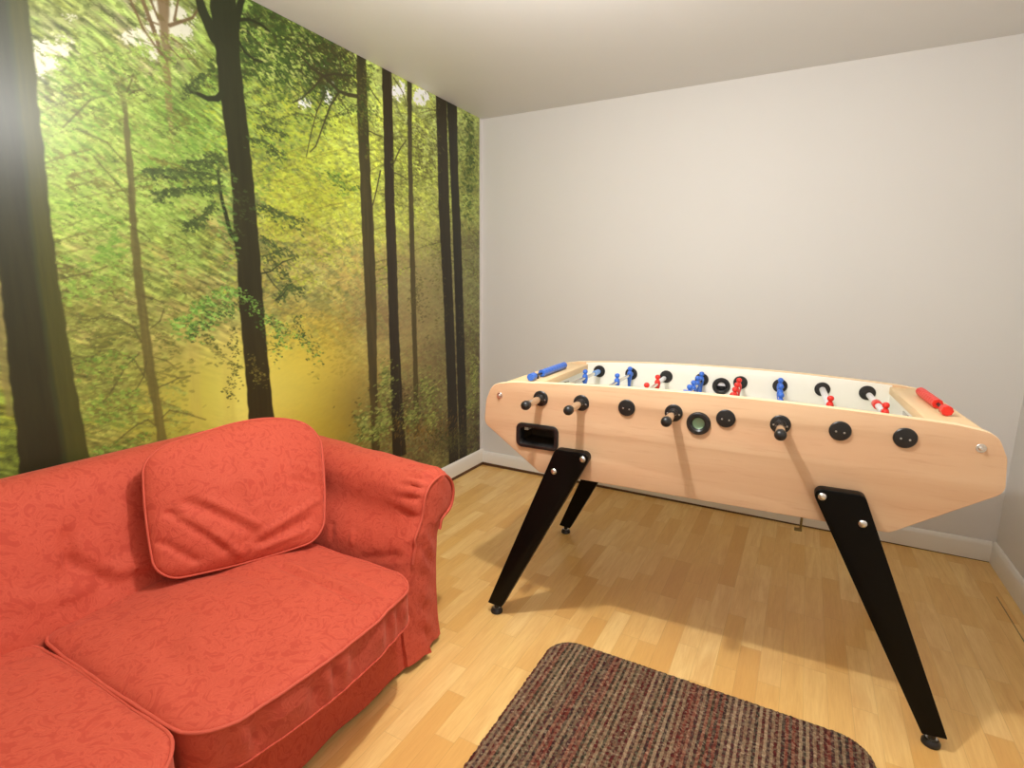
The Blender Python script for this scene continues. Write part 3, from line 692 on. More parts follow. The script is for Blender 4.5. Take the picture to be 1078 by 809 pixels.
# arms: rolled section swept from the back to the gathered front
def arm_section(t, s):
    """t 0 at the back .. 1 at the front; s = +1 right arm, -1 left arm; list of (y, z)"""
    cy = -1.715 - 0.048 * t; cz = 0.572 - 0.022 * t; r = 0.103 + 0.004 * (1 - t)
    pts = [(-1.985, 0.03), (-1.98, 0.16), (-1.965, 0.30), (-1.938, 0.42), (cy - r * 1.24, cz - 0.05)]
    for a in (172, 150, 125, 100, 75, 50, 25, 0, -25, -48): pts.append((cy + r * math.cos(math.radians(a)) * (1.12 if a > 90 else 1), cz + r * math.sin(math.radians(a))))
    pts += [(cy - 0.005, cz - 0.115), (-1.782, 0.36), (-1.787, 0.24), (-1.778, 0.12), (-1.764, 0.02)]
    return pts
def make_arm(s):
    N = 120; rows = []; X0, X1 = 0.03, 0.905
    for k in range(N):
        t = k / (N - 1); x = X0 + (X1 - X0) * t
        sec = spline(arm_section(t, s), 190); r = []
        # the roll closes in slightly at the very front, gathered into pleats
        edge = max(0, (x - 0.862) / (X1 - 0.862))
        for j, q in enumerate(sec):
            y, z = q.x, q.y
            cy, cz = -1.763, 0.55
            nrm = Vector((0, y - cy, z - cz)); L = nrm.length or 1
            d = 0.0035 * nz((x, y, z), 9, 2.0) + 0.002 * nz((x * 0.8, y, z), 24, 5)
            if z > 0.44:
                nv = nrm / L; ang = math.degrees(math.atan2(nv.z, nv.y))
                pl = math.exp(-((x - 0.872) / 0.060) ** 2) if x < 0.872 else max(0, 1 - ((x - 0.872) / 0.033) ** 2)
                fan = ang - (0.872 - x) * 90 * (1 if ang > 90 else -1) * 0.4
                d -= pl * (0.012 * (0.5 + 0.5 * math.cos(math.radians(fan) * 15 + 1.2 * math.sin(ang * 0.09))) ** 3 - 0.003) * (1 if 25 < ang < 195 or ang < -150 else 0.3)
                d -= 0.020 * edge ** 2
            elif y < -1.88:                                # inner face: vertical drapes
                nv = Vector((0, -1, 0.2)).normalized()
                d += ridge(x, z, (0.62, 0.52), (0.66, 0.40), 0.012, 0.006) + ridge(x, z, (0.50, 0.54), (0.56, 0.40), 0.012, -0.006) + ridge(x, z, (0.42, 0.52), (0.44, 0.40), 0.012, 0.005)
                d += ridge(x, z, (0.87, 0.40), (0.72, 0.36), 0.014, -0.006)
                d -= 0.026 * edge ** 2 * min(1, max(0, (z - 0.25) / 0.1))
            else:
                nv = Vector((0, 1, 0)); d += 0.030 * math.sin(x * 26 + z * 5) * max(0, 0.35 - z)
            p = Vector((x, y, z)) + Vector((0, nv.y, nv.z)) * d
            fl = max(0, 1 - z / 0.30) * t
            p.x += 0.035 * fl * fl * (0.6 + 0.4 * math.sin(q.x * 40))
            if s < 0: p.y = 2 * SY - p.y
            r.append(loc(p))
        rows.append(r)
    arm = grid_mesh('arm', rows, M_SOFA, sofa)
    # front panel: fan of the last section, slightly proud
    last = [Vector(p) for p in rows[-1]]; c0 = sum(last, Vector()) / len(last); c0.x = 0
    bm = bmesh.new(); rings = [last]
    cmid = [Vector((0, (last[j].y + last[-1 - j].y) / 2, (last[j].z + last[-1 - j].z) / 2)) for j in range(len(last))]
    for f in (0.75, 0.5, 0.25, 0.0):
        ring = []
        for j, p in enumerate(last):
            m_ = cmid[j]; y = m_.y + (p.y - m_.y) * f; z = m_.z + (p.z - m_.z) * f
            bulge = 0.012 * (1 - f ** 2)
            fold = 0.012 * (nz((0, y * 1.6 + z * 0.9, z * 0.5), 22, 4) + 0.6 * math.sin((z + y * 1.5) * 55)) * (1 - f) * (1 if z < 0.48 else 0.25)
            ring.append(Vector((p.x + bulge + fold, y, z)))
        rings.append(ring)
    V = [[bm.verts.new(p) for p in r] for r in rings]
    for a, b in zip(V, V[1:]):
        for k in range(len(a) - 1):
            try: bm.faces.new((a[k], a[k + 1], b[k + 1], b[k]))
            except ValueError: pass
    bmesh.ops.remove_doubles(bm, verts=bm.verts, dist=2e-4); bmesh.ops.recalc_face_normals(bm, faces=bm.faces)
    from_bm('arm_front', bm, M_SOFA, arm, angle=70)
    # piping around the scroll and down the inner edge
    jt = max(range(len(last)), key=lambda j: last[j].z)
    pp = [p + Vector((0.006, 0, 0)) for j, p in enumerate(last) if p.z > (0.37 if j < jt else 0.43)]
    tube('piping', resample(pp, 70), 0.0052, M_PIPE, arm)
    return arm
make_arm(1); make_arm(-1)

def rounded_cushion(name, fdef, half, rad, nseg, m, parent, pipe_levels=(), pipe_r=0.0045):
    """box of half sizes with rounded edges, pushed through fdef(local point) -> world point"""
    bm = bmesh.new(); bmesh.ops.create_cube(bm, size=2.0)
    bmesh.ops.subdivide_edges(bm, edges=bm.edges[:], cuts=nseg, use_grid_fill=True)
    hx, hy, hz = half
    for v in bm.verts:
        p = Vector((v.co.x * hx, v.co.y * hy, v.co.z * hz))
        # rounded plan corners, then rounded vertical edges
        rp, rv = rad
        ix, iy = max(-hx + rp, min(hx - rp, p.x)), max(-hy + rp, min(hy - rp, p.y))
        d = Vector((p.x - ix, p.y - iy)); 
        if d.length > 1e-9:
            mx = max(abs(d.x), abs(d.y)); d = d.normalized() * mx
            p.x, p.y = ix + d.x, iy + d.y
        zc = max(-hz + rv, min(hz - rv, p.z)); dz = abs(p.z - zc) / rv
        # inset plan towards the top/bottom edge
        if dz > 0:
            plan = Vector((p.x, p.y)); edge = d.length / rp if d.length > 1e-9 else 0
            dist = min(hx - abs(p.x), hy - abs(p.y)) if d.length <= 1e-9 else rp - d.length
            if dist < rv:
                u = (rv - dist) / rv                       # 0..1 towards the rim
                if abs(v.co.z) > 0.999:                    # top face bends down to the rim
                    p.z = math.copysign(hz - rv + rv * math.sqrt(max(0, 1 - (u * 0.72) ** 2)), p.z)
                else: p.z = math.copysign(min(abs(p.z), hz - rv + rv * 0.69), p.z)
        v.co = fdef(p)
    bmesh.ops.recalc_face_normals(bm, faces=bm.faces)
    o = from_bm(name, bm, m, parent, angle=80)
    for zl in pipe_levels:
        rp = rad[0]; n = 10; path = []
        for cx, cy, a0 in ((hx - rp, hy - rp, 0), (-hx + rp, hy - rp, 90), (-hx + rp, -hy + rp, 180), (hx - rp, -hy + rp, 270)):
            for k in range(n + 1):
                a = math.radians(a0 + 90 * k / n); path.append(Vector((cx + (rp + 0.001) * math.cos(a), cy + (rp + 0.001) * math.sin(a), zl)))
        path = resample(path, 160, True)
        tube('piping', [fdef(p) for p in path], pipe_r if zl > 0 else pipe_r * 0.6, M_PIPE if zl > 0 else M_SOFA, o, closed=True)
    return o
def seat(cx, cy, hx, hy, seed, crease):
    hz = 0.064
    def f(p):
        a, b = p.x / hx, p.y / hy
        top = (p.z + hz) / (2 * hz)
        crown = 0.040 * (1 - abs(a) ** 2.4) * (1 - abs(b) ** 2.4)
        q = Vector((cx + p.x, cy + p.y, 0.324 + p.z))
        q.z += crown * (top if p.z > 0 else 0) 
        if a > 0.3: q.x += 0.050 * (1 - b * b) * ((a - 0.3) / 0.7) ** 1.5        # bowed front
        if abs(b) > 0.5: q.y += math.copysign(0.006 * (1 - a * a), b)
        q.z += 0.010 * nz((q.x, q.y, 0), 5, seed) * max(0, top) + 0.003 * nz((q.x, q.y, 0), 14, seed + 2) * max(0, top)
        # puckers in the front band
        if a > 0.85: q.x += 0.008 * math.sin(b * 24 + 2 * math.sin(b * 9 + seed)) * (1 - abs(top * 2 - 1)) * ((a - 0.85) / 0.15) ; q.z += 0.004 * nz((q.y, 0, 0), 16, seed)
        if p.z > 0:
            for (p0, p1, wd, am) in crease: q.z += ridge(q.x, q.y, p0, p1, wd, am)
        return Vector(loc(q))
    return rounded_cushion('seat_cushion', f, (hx, hy, hz), (0.075, 0.026), 72, M_SOFA, sofa, pipe_levels=(hz - 0.008, -hz + 0.008))
seat(0.645, -2.360, 0.345, 0.352, 1.0, [((0.62, -2.205), (0.95, -2.205), 0.011, -0.013), ((0.62, -2.183), (0.95, -2.183), 0.014, 0.006), ((0.75, -2.12), (1.0, -2.13), 0.014, -0.006), ((0.35, -2.35), (0.6, -2.3), 0.03, -0.006), ((0.40, -2.66), (0.92, -2.67), 0.05, 0.006), ((0.70, -2.60), (0.80, -2.61), 0.03, -0.008)])
seat(0.645, -3.082, 0.345, 0.352, 7.0, [((0.50, -3.2), (0.8, -3.1), 0.04, 0.005)])

# ------------------------------------------------------------------ loose back pillow
BL, BR, TR, TL = Vector((0.420, -2.468, 0.446)), Vector((0.605, -2.020, 0.434)), Vector((0.405, -1.835, 0.752)), Vector((0.272, -2.392, 0.794))
NRM = (BR - BL).cross(TL - BL).normalized()
def pil(p):
    hx, hy = 0.26, 0.21
    s, t = (p.x / hx + 1) / 2, (p.y / hy + 1) / 2
    P = (BL * (1 - s) + BR * s) * (1 - t) + (TL * (1 - s) + TR * s) * t
    a, b = s * 2 - 1, t * 2 - 1
    UPV = ((TL - BL) + (TR - BR)).normalized()
    P += UPV * (0.062 * (1 - a * a) * max(0, b) ** 2 * (1 + 0.55 * a)) - UPV * (0.012 * (1 - a * a) * max(0, -b) ** 2)
    P += (BR - BL).normalized() * (0.010 * (1 - b * b) * a)
    belly = (1 - abs(a) ** 2.5) * (1 - abs(b) ** 2.5)
    w_ = p.z - 0.055
    if p.z > 0: w_ += 0.055 * belly
    else: w_ -= 0.012 * belly
    if p.z > 0:
        w_ += 0.008 * nz((a, b, 0), 1.7, 4) * belly + 0.003 * nz((a, b, 0), 5, 9)
        for p0, p1, wd, am in [((-0.60, 0.05), (0.05, -0.62), 0.065, -0.011), ((-0.45, 0.05), (0.10, -0.50), 0.05, 0.006), ((-0.78, -0.05), (-0.28, -0.75), 0.055, -0.011), ((-0.68, -0.15), (-0.12, -0.85), 0.05, 0.009),
                               ((-0.02, -0.70), (0.16, -0.78), 0.07, -0.009), ((0.16, -0.78), (0.75, -0.60), 0.07, -0.007), ((0.25, -0.62), (0.85, -0.35), 0.07, 0.009),
                               ((0.15, -0.85), (0.7, -0.8), 0.05, 0.007), ((0.55, 0.35), (0.92, 0.15), 0.05, 0.006), ((0.55, 0.1), (0.92, -0.1), 0.05, -0.006), ((-0.05, 0.45), (0.05, -0.2), 0.10, 0.006), ((-0.9, -0.45), (-0.6, -0.8), 0.05, -0.010)]:
            w_ += ridge(a, b, p0, p1, wd, am)
    return P + NRM * w_
pillow_c = Vector((0.39, -2.17, 0.43))
pillow = empty('scatter_cushion', pillow_c)
tag(pillow, 'plump red damask cushion leaning in the corner of the sofa', 'cushion')
rounded_cushion('cushion_cover', lambda p: pil(p) - pillow_c, (0.26, 0.21, 0.055), (0.066, 0.030), 72, M_SOFA, pillow, pipe_levels=(0.045,), pipe_r=0.0038)

# ------------------------------------------------------------------ football table; local axes: x along, y across (away from the camera), z up
TU, TN = 0.71, 0.4075                                     # table middle measured from the front-left foot
RZ = math.atan2(0.04193126, 0.9991205)
TA = Vector((1.01215492, -1.53689481, 0)) + Vector((0.9991205, 0.04193126, 0)) * TU + Vector((-0.04193126, 0.9991205, 0)) * TN
table = empty('football_table', (TA.x, TA.y, 0), RZ)
tag(table, 'beech-sided table football game on splayed black legs by white wall', 'football table')
def n2y(n): return n - TN
ROD_Z = 0.895
RODS = [-0.545, -0.390, -0.229, -0.074, 0.085, 0.239, 0.394, 0.549]
def side_outline(z_end, z_mid):
    pts = [(-0.745, z_end - 0.012)]
    for k in range(17):
        a = -0.66 + 1.32 * k / 16; pts.append((a, z_end + (z_mid - z_end) * (1 - (a / 0.70) ** 2)))
    pts += [(0.745, z_end - 0.012), (0.772, z_end - 0.075), (0.780, 0.775), (0.545, 0.612), (-0.545, 0.612), (-0.780, 0.775), (-0.772, z_end - 0.075)]
    n = 17
    rad = [0.05] + [0] * n + [0.05, 0.05, 0.035, 0.03, 0.03, 0.035, 0.05]
    return fillet(pts, rad)
def rrect(x0, x1, z0, z1, r): return fillet([(x0, z0), (x1, z0), (x1, z1), (x0, z1)], r)
def circ(x, z, r, n=36): return [(x + r * math.cos(2 * PI * k / n), z + r * math.sin(2 * PI * k / n)) for k in range(n)]
top_face = lambda f: 1 if (f.normal.z > 0.5) else 0
RET = (-0.628, -0.484, 0.716, 0.785)                       # ball return opening
INL = (0.005, 0.869)                                       # ball inlet
front = plate('side_panel', [side_outline(0.943, 0.966), rrect(*RET, 0.014), circ(INL[0], INL[1], 0.024)], 0.03, 0.0022,
              lambda a, b, c: (a, n2y(0.045) + c, b), [M_BEECH, M_PALE], table, top_face)
back = plate('side_panel', [side_outline(0.930, 0.959), circ(0.009, 0.872, 0.021)], 0.03, 0.0022,
             lambda a, b, c: (a, n2y(0.770) + c, b), [M_BEECH, M_PALE], table, top_face)
def liner(z_end, z_mid, n, hole, zb=0.76):
    pts = []
    for k in range(25):
        a = -0.612 + 1.24 * k / 24; pts.append((a, z_end + (z_mid - z_end) * (1 - (a / 0.70) ** 2) - 0.0035))
    pts += [(0.628, zb), (-0.612, zb)]
    return plate('inner_lining', [pts, circ(hole[0], hole[1], 0.024)], 0.003, 0.0006, lambda a, b, c: (a, n2y(n) + c, b), M_WHITE, table)
liner(0.943, 0.966, 0.0616, INL, 0.8025); liner(0.930, 0.959, 0.7534, (0.009, 0.872))
# end walls with goals, and the rails on top of them
for s, ein in ((-1, -0.603), (1, 0.620)):
    n0, n1 = n2y(0.0605), n2y(0.7545)
    a0, a1 = (ein, -0.735) if s < 0 else (ein, 0.735)
    lo, hi = min(a0, a1), max(a0, a1)
    bm = bmesh.new(); bm_box(bm, (lo, n0, 0.897), (hi, n1, 0.926), 0.003)
    from_bm('end_rail', bm, [M_PALE_Y], table)
    goal_w = (n2y(0.300), n2y(0.500))
    xi = ein - s * -0.004
    plate('end_wall', [[(n0 + .0005, 0.76), (n1 - .0005, 0.76), (n1 - .0005, 0.8965), (n0 + .0005, 0.8965)], rrect(goal_w[0], goal_w[1], 0.806, 0.884, 0.008)], 0.016, 0.001,
          lambda a, b, c, X=ein + s * 0.012: (X + c, a, b), M_WHITE, table)
    bm = bmesh.new()
    gx0, gx1 = sorted((ein + s * 0.0205, ein + s * 0.095))
    for L, H in (((gx0, goal_w[0] - 0.006, 0.800), (gx1, goal_w[0], 0.890)), ((gx0, goal_w[1], 0.800), (gx1, goal_w[1] + 0.006, 0.890)),
                 ((gx0, goal_w[0], 0.798), (gx1, goal_w[1], 0.804)), ((gx0, goal_w[0], 0.887), (gx1, goal_w[1], 0.893))): bm_box(bm, L, H)
    ex0, ex1 = sorted((ein + s * 0.095, ein + s * 0.100)); bm_box(bm, (ex0, goal_w[0] - 0.006, 0.798), (ex1, goal_w[1] + 0.006, 0.893))
    from_bm('goal_box', bm, M_BLACK, table)
    # outer end board
    ox0, ox1 = sorted((s * 0.712, s * 0.730)); 
    box('end_board', (ox0, n0, 0.735), (ox1, n1, 0.8965), M_BEECH, table, 0.002)
bm = bmesh.new(); bm_box(bm, (-0.600, n2y(0.0605), 0.790), (0.617, n2y(0.7545), 0.802), 0.001)
field = from_bm('playing_field', bm, M_FIELD, table)
bm = bmesh.new()
for q in [((-0.003, n2y(0.07), 0.8021), (0.003, n2y(0.745), 0.8026))]: bm_box(bm, *q)
from_bm('pitch_line', bm, M_WHITE, field)
box('cabinet_floor', (-0.565, n2y(0.0605), 0.640), (0.565, n2y(0.7545), 0.655), M_BEECH, table, 0.001)
# ball return: black rounded frame, and a tray behind the opening
x0, x1, z0, z1 = RET
fr = plate('ball_return', [rrect(x0 - 0.012, x1 + 0.012, z0 - 0.012, z1 + 0.012, 0.024), rrect(x0 + 0.001, x1 - 0.001, z0 + 0.001, z1 - 0.001, 0.013)], 0.008, 0.002,
           lambda a, b, c: (a, n2y(0.026) + c, b), M_BLACK, table)
plate('sleeve', [rrect(x0 + 0.0003, x1 - 0.0003, z0 + 0.0003, z1 - 0.0003, 0.0137), rrect(x0 + 0.004, x1 - 0.004, z0 + 0.004, z1 - 0.004, 0.011)], 0.040, 0.001,
      lambda a, b, c: (a, n2y(0.0440) + c, b), M_BLACK, fr)
bm = bmesh.new(); y0, y1 = n2y(0.031), n2y(0.150)
for L, H in (((x0 - 0.006, y0 + 0.031, z0 - 0.006), (x0, y1, z1 + 0.004)), ((x1, y0 + 0.031, z0 - 0.006), (x1 + 0.006, y1, z1 + 0.004)), ((x0, y0 + 0.031, z0 - 0.006), (x1, y1, z0)),
             ((x0, y0 + 0.031, z1), (x1, y1, z1 + 0.004)), ((x0 - 0.006, y1, z0 - 0.006), (x1 + 0.006, y1 + 0.005, z1 + 0.004))): bm_box(bm, L, H)
from_bm('tray', bm, M_DARKIN, fr)
# ball inlet rings, front and back
ring = [(0.0185, 0.0), (0.0195, 0.004), (0.025, 0.0085), (0.033, 0.0085), (0.0365, 0.005), (0.0375, 0.0), (0.0185, 0.0)]
r_ = lathe('ball_inlet', ring, (INL[0], n2y(0.030), INL[1]), (0, -1, 0), M_BLACK, table, 40)
lathe('funnel', [(0.0, -0.012), (0.015, -0.012), (0.019, -0.009), (0.0225, 0.002), (0.024, 0.002), (0.0205, -0.013), (0.0, -0.016)], (INL[0], n2y(0.030), INL[1]), (0, -1, 0), M_INLET, r_, 32)['label'] = 'pale green funnel'
r_ = lathe('ball_inlet', ring, (0.009, n2y(0.7518), 0.872), (0, -1, 0), M_BLACK, table, 40)
lathe('funnel', [(0.0, -0.020), (0.016, -0.020), (0.0225, 0.001), (0.024, 0.001), (0.018, -0.024), (0.0, -0.024)], (0.009, n2y(0.7518), 0.872), (0, -1, 0), M_BLACK, r_, 32)
bm = bmesh.new(); pts_ = [(0.0155 * math.cos(PI * k / 14), 0.0155 * math.sin(PI * k / 14)) for k in range(15)]
vs_ = [[bm.verts.new((0.009 + a, n2y(0.7518) + 0.004 + dy, 0.873 + b)) for a, b in pts_] for dy in (0.0, 0.003)]
bm.faces.new(vs_[0]); bm.faces.new(vs_[1][::-1])
for k in range(15): bm.faces.new((vs_[0][k], vs_[0][(k + 1) % 15], vs_[1][(k + 1) % 15], vs_[1][k]))
bmesh.ops.recalc_face_normals(bm, faces=bm.faces)
from_bm('ball_deflector', bm, M_WPL, r_)
# legs
def leg(sx, front_side):
    pts = [(0.334, 0.724), (0.470, 0.724), (0.742, 0.043), (0.683, 0.037)]
    pts = [(sx * a, b) for a, b in pts]
    if sx < 0: pts = pts[::-1]
    pl = fillet(pts, [0.020, 0.022, 0.002, 0.002] if sx > 0 else [0.002, 0.002, 0.022, 0.020])
    ny = (n2y(-0.009), n2y(0.029)) if front_side else (n2y(0.786), n2y(0.824)); mid = (ny[0] + ny[1]) / 2
    l = plate('leg', [pl], ny[1] - ny[0], 0.0025, lambda a, b, c: (a, mid + c, b), M_LEG, table)
    d = -1 if front_side else 1; yf = ny[0] if front_side else ny[1]
    for a, b in ((0.366, 0.702), (0.473, 0.640)):
        lathe('bolt', [(0.0, 0.0055), (0.005, 0.0052), (0.0088, 0.0035), (0.0110, 0.0008), (0.0110, -0.001), (0.0, -0.001)], (sx * a, yf, b), (0, d, 0), M_STEEL, l, 24)
    lathe('foot', [(0.0, 0.046), (0.010, 0.046), (0.010, 0.022), (0.017, 0.020), (0.021, 0.014), (0.0235, 0.010), (0.0235, 0.002), (0.021, 0.0), (0.0, 0.0)], (sx * 0.711, mid, 0.0003), (0, 0, 1), M_BLACK, l, 28)
    lathe('threaded_stud', [(0.0, 0.044), (0.0115, 0.044), (0.0115, 0.036), (0.009, 0.036), (0.009, 0.022), (0.0145, 0.0215), (0.0145, 0.0195), (0, 0.0195)], (sx * 0.711, mid, 0.0006), (0, 0, 1), M_STEEL, l, 24)
for fs in (True, False):
    for sx in (-1, 1): leg(sx, fs)
# bolts at the ends of the side panel
for x in (-0.714, 0.715):
    bm = bmesh.new(); o_ = (x, n2y(0.030), 0.889)
    bm_lathe(bm, [(0.0, 0.002), (0.011, 0.002), (0.0118, 0.001), (0.0118, -0.0008), (0, -0.0008)], o_, (0, -1, 0), 28)
    bm_lathe(bm, [(0.0, 0.0095), (0.004, 0.009), (0.0062, 0.006), (0.0065, 0.0018), (0, 0.0018)], o_, (0, -1, 0), 20)
    from_bm('panel_bolt', bm, M_STEEL, table)
# small catch hanging under the front panel
bm = bmesh.new(); bm_box(bm, (0.3215, n2y(0.058), 0.560), (0.3285, n2y(0.064), 0.625), 0.001); bm_box(bm, (0.308, n2y(0.056), 0.556), (0.329, n2y(0.066), 0.564), 0.001)
from_bm('catch', bm, mat('dull_brass', rgb(120, 108, 70), 0.4, 0.8), table)

# rods, bearings, grips and players
def figure(mt, parent, x, y):
    """little player: head, shoulders, body with the rod through it, and a foot block"""
    bm = bmesh.new()
    secs = [(0.8165, 0.011, 0.008, 0.003), (0.822, 0.0125, 0.0105, 0.003), (0.832, 0.0120, 0.0095, 0.002), (0.842, 0.0095, 0.0062, 0.0), (0.856, 0.0100, 0.0065, 0.0), (0.870, 0.0115, 0.0080, 0.0),
            (0.884, 0.0130, 0.0108, 0.0), (0.893, 0.0150, 0.0125, 0.0), (0.902, 0.0165, 0.0118, 0.0), (0.908, 0.0150, 0.0098, 0.0), (0.911, 0.0085, 0.0075, 0.0), (0.9135, 0.0058, 0.0058, 0.0),
            (0.9155, 0.0078, 0.0078, 0.0), (0.919, 0.0102, 0.0102, 0.0), (0.9235, 0.0110, 0.0110, 0.0), (0.928, 0.0100, 0.0100, 0.0), (0.932, 0.0066, 0.0066, 0.0), (0.9335, 0.0015, 0.0015, 0.0)]
    rows = []
    for z, ry, rx, off in secs:
        e = 0.62 if z < 0.885 else 1.0                     # squarer legs, rounder head
        row = []
        for k in range(20):
            a = 2 * PI * k / 20; c, s_ = math.cos(a), math.sin(a)
            row.append(bm.verts.new((x + off + rx * math.copysign(abs(c) ** e, c), y + ry * math.copysign(abs(s_) ** e, s_), z)))
        rows.append(row)
    for p, q in zip(rows, rows[1:]):
        for k in range(20): l = (k + 1) % 20; bm.faces.new((p[k], p[l], q[l], q[k]))
    bm.faces.new(rows[0][::-1]); bm.faces.new(rows[-1])
    bmesh.ops.recalc_face_normals(bm, faces=bm.faces)
    return from_bm('player_figure', bm, mt, parent, angle=60)
BLUE_MEN = {0: [0.535], 1: [0.500, 0.722], 3: [0.256, 0.374, 0.482, 0.602, 0.732], 5: [0.368, 0.556, 0.722]}
RED_MEN = {2: [0.120, 0.335, 0.549], 4: [0.175, 0.290, 0.406, 0.515, 0.635], 6: [0.150, 0.390], 7: [0.352]}
disc = [(0.0, 0.0075), (0.012, 0.0075), (0.026, 0.006), (0.0285, 0.0035), (0.0285, -0.0003), (0.0, -0.0003)]
for i, x in enumerate(RODS):
    blue = i in BLUE_MEN; mt = M_BLUE if blue else M_RED
    grip = blue
    y0 = n2y(-0.100) if grip else n2y(0.026)
    bm = bmesh.new(); bm_tube(bm, [(x, y0, ROD_Z), (x, n2y(0.790), ROD_Z)], 0.0076, 16)
    rod = from_bm('rod', bm, M_CHROME, table, angle=60)
    for yb, d in ((n2y(0.030), -1), (n2y(0.7519), -1)):
        bm = bmesh.new(); bm_lathe(bm, disc, (x, yb, ROD_Z), (0, d, 0), 36)
        b = from_bm('bearing', bm, M_BLACK, rod)
        if yb < 0:
            for sx in (-0.0105, 0.0105):
                q = (x + sx * (1 if not grip else 1.75), yb, ROD_Z - (0.0015 if sx < 0 else 0.0035))
                lathe('screw', [(0.0, 0.0092), (0.0022, 0.0088), (0.0030, 0.0076), (0.0030, 0.004), (0, 0.004)], q, (0, d, 0), M_STEEL, b, 14)
    if grip:
        bm = bmesh.new(); bm_lathe(bm, [(0.0, 0.018), (0.0140, 0.018), (0.016, 0.015), (0.017, 0.0), (0, 0.0)], (x, n2y(0.030), ROD_Z), (0, -1, 0), 28)
        from_bm('collar', bm, M_BLACK, rod)
        bm = bmesh.new(); bm_lathe(bm, [(0.0062, 0.014), (0.0132, 0.014), (0.0132, 0.122), (0.0062, 0.122)], (x, n2y(0.030), ROD_Z), (0, -1, 0), 28)
        from_bm('grip_sleeve', bm, M_CHROME, rod)
        bm = bmesh.new(); bm_lathe(bm, [(0.0, 0.113), (0.0128, 0.113), (0.0150, 0.119), (0.0163, 0.127), (0.0163, 0.135), (0.0146, 0.1415), (0.0105, 0.1465), (0.005, 0.149), (0.0, 0.1495)], (x, n2y(0.030), ROD_Z), (0, -1, 0), 28)
        from_bm('grip_cap', bm, M_BLACK, rod)
    men = BLUE_MEN.get(i) or RED_MEN.get(i)
    for n in men: figure(mt, rod, x, n2y(n))
    def sleeve(n0, n1, r, m_):
        bm = bmesh.new(); bm_lathe(bm, [(0.0062, 0.0), (r * 0.93, 0.0), (r, 0.003), (r, n1 - n0 - 0.003), (r * 0.93, n1 - n0), (0.0062, n1 - n0)], (x, n2y(n0), ROD_Z), (0, 1, 0), 24)
        from_bm('bumper', bm, m_, rod)
    if i == 0: sleeve(0.672, 0.735, 0.0125, M_LBLUE); sleeve(0.200, 0.240, 0.012, M_BLACK)
    if i == 1: sleeve(0.735, 0.745, 0.0125, M_LBLUE)
    if i == 2: sleeve(0.570, 0.70, 0.0098, M_WPL)
    if i == 6: sleeve(0.420, 0.742, 0.0115, M_WPL)
    if i == 7: sleeve(0.392, 0.485, 0.0105, M_WPL); sleeve(0.487, 0.535, 0.0150, M_RED); sleeve(0.540, 0.70, 0.0105, M_WPL)
# score counters: beads on a short rod along each end rail
for s, xc, mt, na, nb in ((-1, -0.652, M_BLUE, 0.285, 0.552), (1, 0.684, M_RED, 0.350, 0.588)):
    sc = tube('score_counter', [(xc, n2y(na - 0.092), 0.9425), (xc, n2y(nb + 0.015), 0.9425)], 0.0048, M_BLACK, table, 12)
    k_n = 9; stp = (nb - na) / k_n
    def bead(n0, n1):
        bm = bmesh.new(); bm_lathe(bm, [(0.0, 0.0), (0.0140, 0.0), (0.0155, 0.0015), (0.0155, n1 - n0 - 0.0015), (0.0140, n1 - n0), (0.0, n1 - n0)], (xc, n2y(n0), 0.9425), (0, 1, 0), 8)
        from_bm('counter_bead', bm, mt, sc, angle=30)
    for k in range(k_n): bead(na + k * stp, na + (k + 1) * stp - 0.0004)
    bead(na - 0.112, na - 0.074)
    for n in (na - 0.037, nb + 0.012):
        box('bracket', (xc - 0.004, n2y(n) - 0.002, 0.9255), (xc + 0.004, n2y(n) + 0.002, 0.9425), M_BLACK, sc, 0.0006)

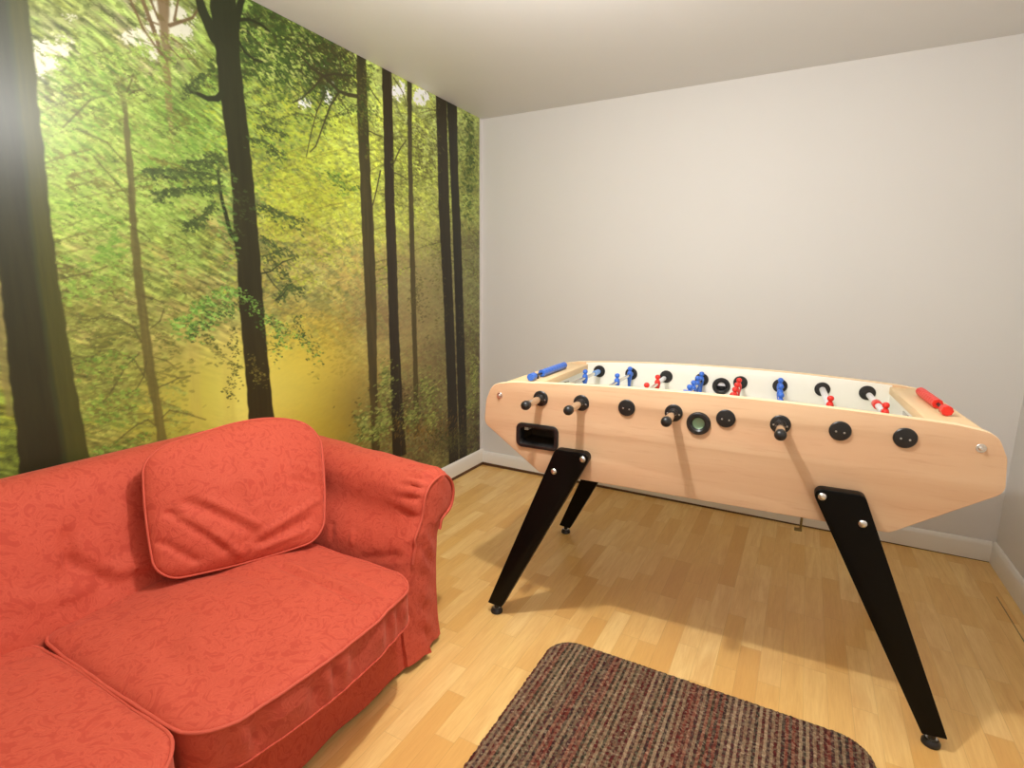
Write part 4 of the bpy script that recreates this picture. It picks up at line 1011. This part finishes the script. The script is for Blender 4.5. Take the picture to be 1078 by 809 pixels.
# ------------------------------------------------------------------ rug
def rug_mat():
    m = mat('striped_loop_pile', (0.2, 0.1, 0.08, 1), 0.95, spec=0.1)
    t = nd(m, 'ShaderNodeTexCoord'); s = nd(m, 'ShaderNodeSeparateXYZ'); lk(m, t.outputs['Object'], s.inputs[0])
    wob = noise_n(m, t.outputs['Object'], 60, 2)
    x = math_n(m, 'ADD', s.outputs[0], math_n(m, 'MULTIPLY_ADD', wob, 0.005, -0.0025))
    xs = math_n(m, 'DIVIDE', x, 0.0090); ix = math_n(m, 'FLOOR', xs)
    wn = nd(m, 'ShaderNodeTexWhiteNoise', noise_dimensions='1D'); lk(m, ix, wn.inputs['W'])
    dark = ramp(m, wn.outputs[0], [(0.0, rgb(84, 32, 32)), (0.30, rgb(46, 36, 38)), (0.55, rgb(50, 50, 40)), (0.72, rgb(74, 44, 46))], 'CONSTANT')
    lite = ramp(m, wn.outputs[0], [(0.0, rgb(148, 122, 94)), (0.32, rgb(170, 144, 114)), (0.55, rgb(128, 62, 48)), (0.72, rgb(116, 94, 72)), (0.88, rgb(146, 92, 72))], 'CONSTANT')
    par = math_n(m, 'LESS_THAN', math_n(m, 'FRACT', math_n(m, 'MULTIPLY', ix, 0.5)), 0.25)
    col = mixc(m, par, dark, lite)
    v = nd(m, 'ShaderNodeTexVoronoi'); v.inputs['Scale'].default_value = 150; lk(m, t.outputs['Object'], v.inputs['Vector'])
    sp = nd(m, 'ShaderNodeSeparateColor'); lk(m, v.outputs['Color'], sp.inputs[0])
    c2 = ramp(m, sp.outputs[0], [(0.0, rgb(44, 34, 34)), (0.3, rgb(112, 50, 42)), (0.5, rgb(166, 142, 112)), (0.75, rgb(52, 54, 42)), (1.0, rgb(196, 172, 142))])
    c = mixc(m, 0.40, col, c2)
    lk(m, c, bsdf(m).inputs['Base Color'])
    bump(m, v.outputs['Distance'], 0.9, 0.006)
    return m
def make_rug():
    X0, X1, Y0, Y1, R = 1.293, 2.283, -3.02, -1.563, 0.095
    nx, ny = 200, 230; bm = bmesh.new(); top = []
    cx, cy, hx, hy = (X0 + X1) / 2, (Y0 + Y1) / 2, (X1 - X0) / 2, (Y1 - Y0) / 2
    for j in range(ny + 1):
        row = []
        for i in range(nx + 1):
            x = -hx + 2 * hx * i / nx; y = -hy + 2 * hy * j / ny
            ix, iy = max(-hx + R, min(hx - R, x)), max(-hy + R, min(hy - R, y)); dx, dy = x - ix, y - iy; l = math.hypot(dx, dy)
            if l > 1e-9:
                mx = max(abs(dx), abs(dy)); x, y = ix + dx / l * mx, iy + dy / l * mx
            edge = i in (0, nx) or j in (0, ny)
            if edge:
                k = 0.0035 * (random.random() - 0.5); x += k * (1 if i in (0, nx) else 0); y += k * (1 if j in (0, ny) else 0)
            row.append(bm.verts.new((x, y, 0.0115 + 0.0016 * random.random() - (0.003 if edge else 0))))
        top.append(row)
    for j in range(ny):
        for i in range(nx): bm.faces.new((top[j][i], top[j][i + 1], top[j + 1][i + 1], top[j + 1][i]))
    rim = [e for e in bm.edges if e.is_boundary]
    g = bmesh.ops.extrude_edge_only(bm, edges=rim)
    for v in g['geom']:
        if isinstance(v, bmesh.types.BMVert): v.co.z = 0.0
    bmesh.ops.recalc_face_normals(bm, faces=bm.faces)
    o = from_bm('rug', bm, rug_mat(), None, angle=80); o.location = (cx, cy, 0.0005)
    tag(o, 'brown and red striped loop-pile rug with rounded corners on the wooden floor', 'rug')
make_rug()
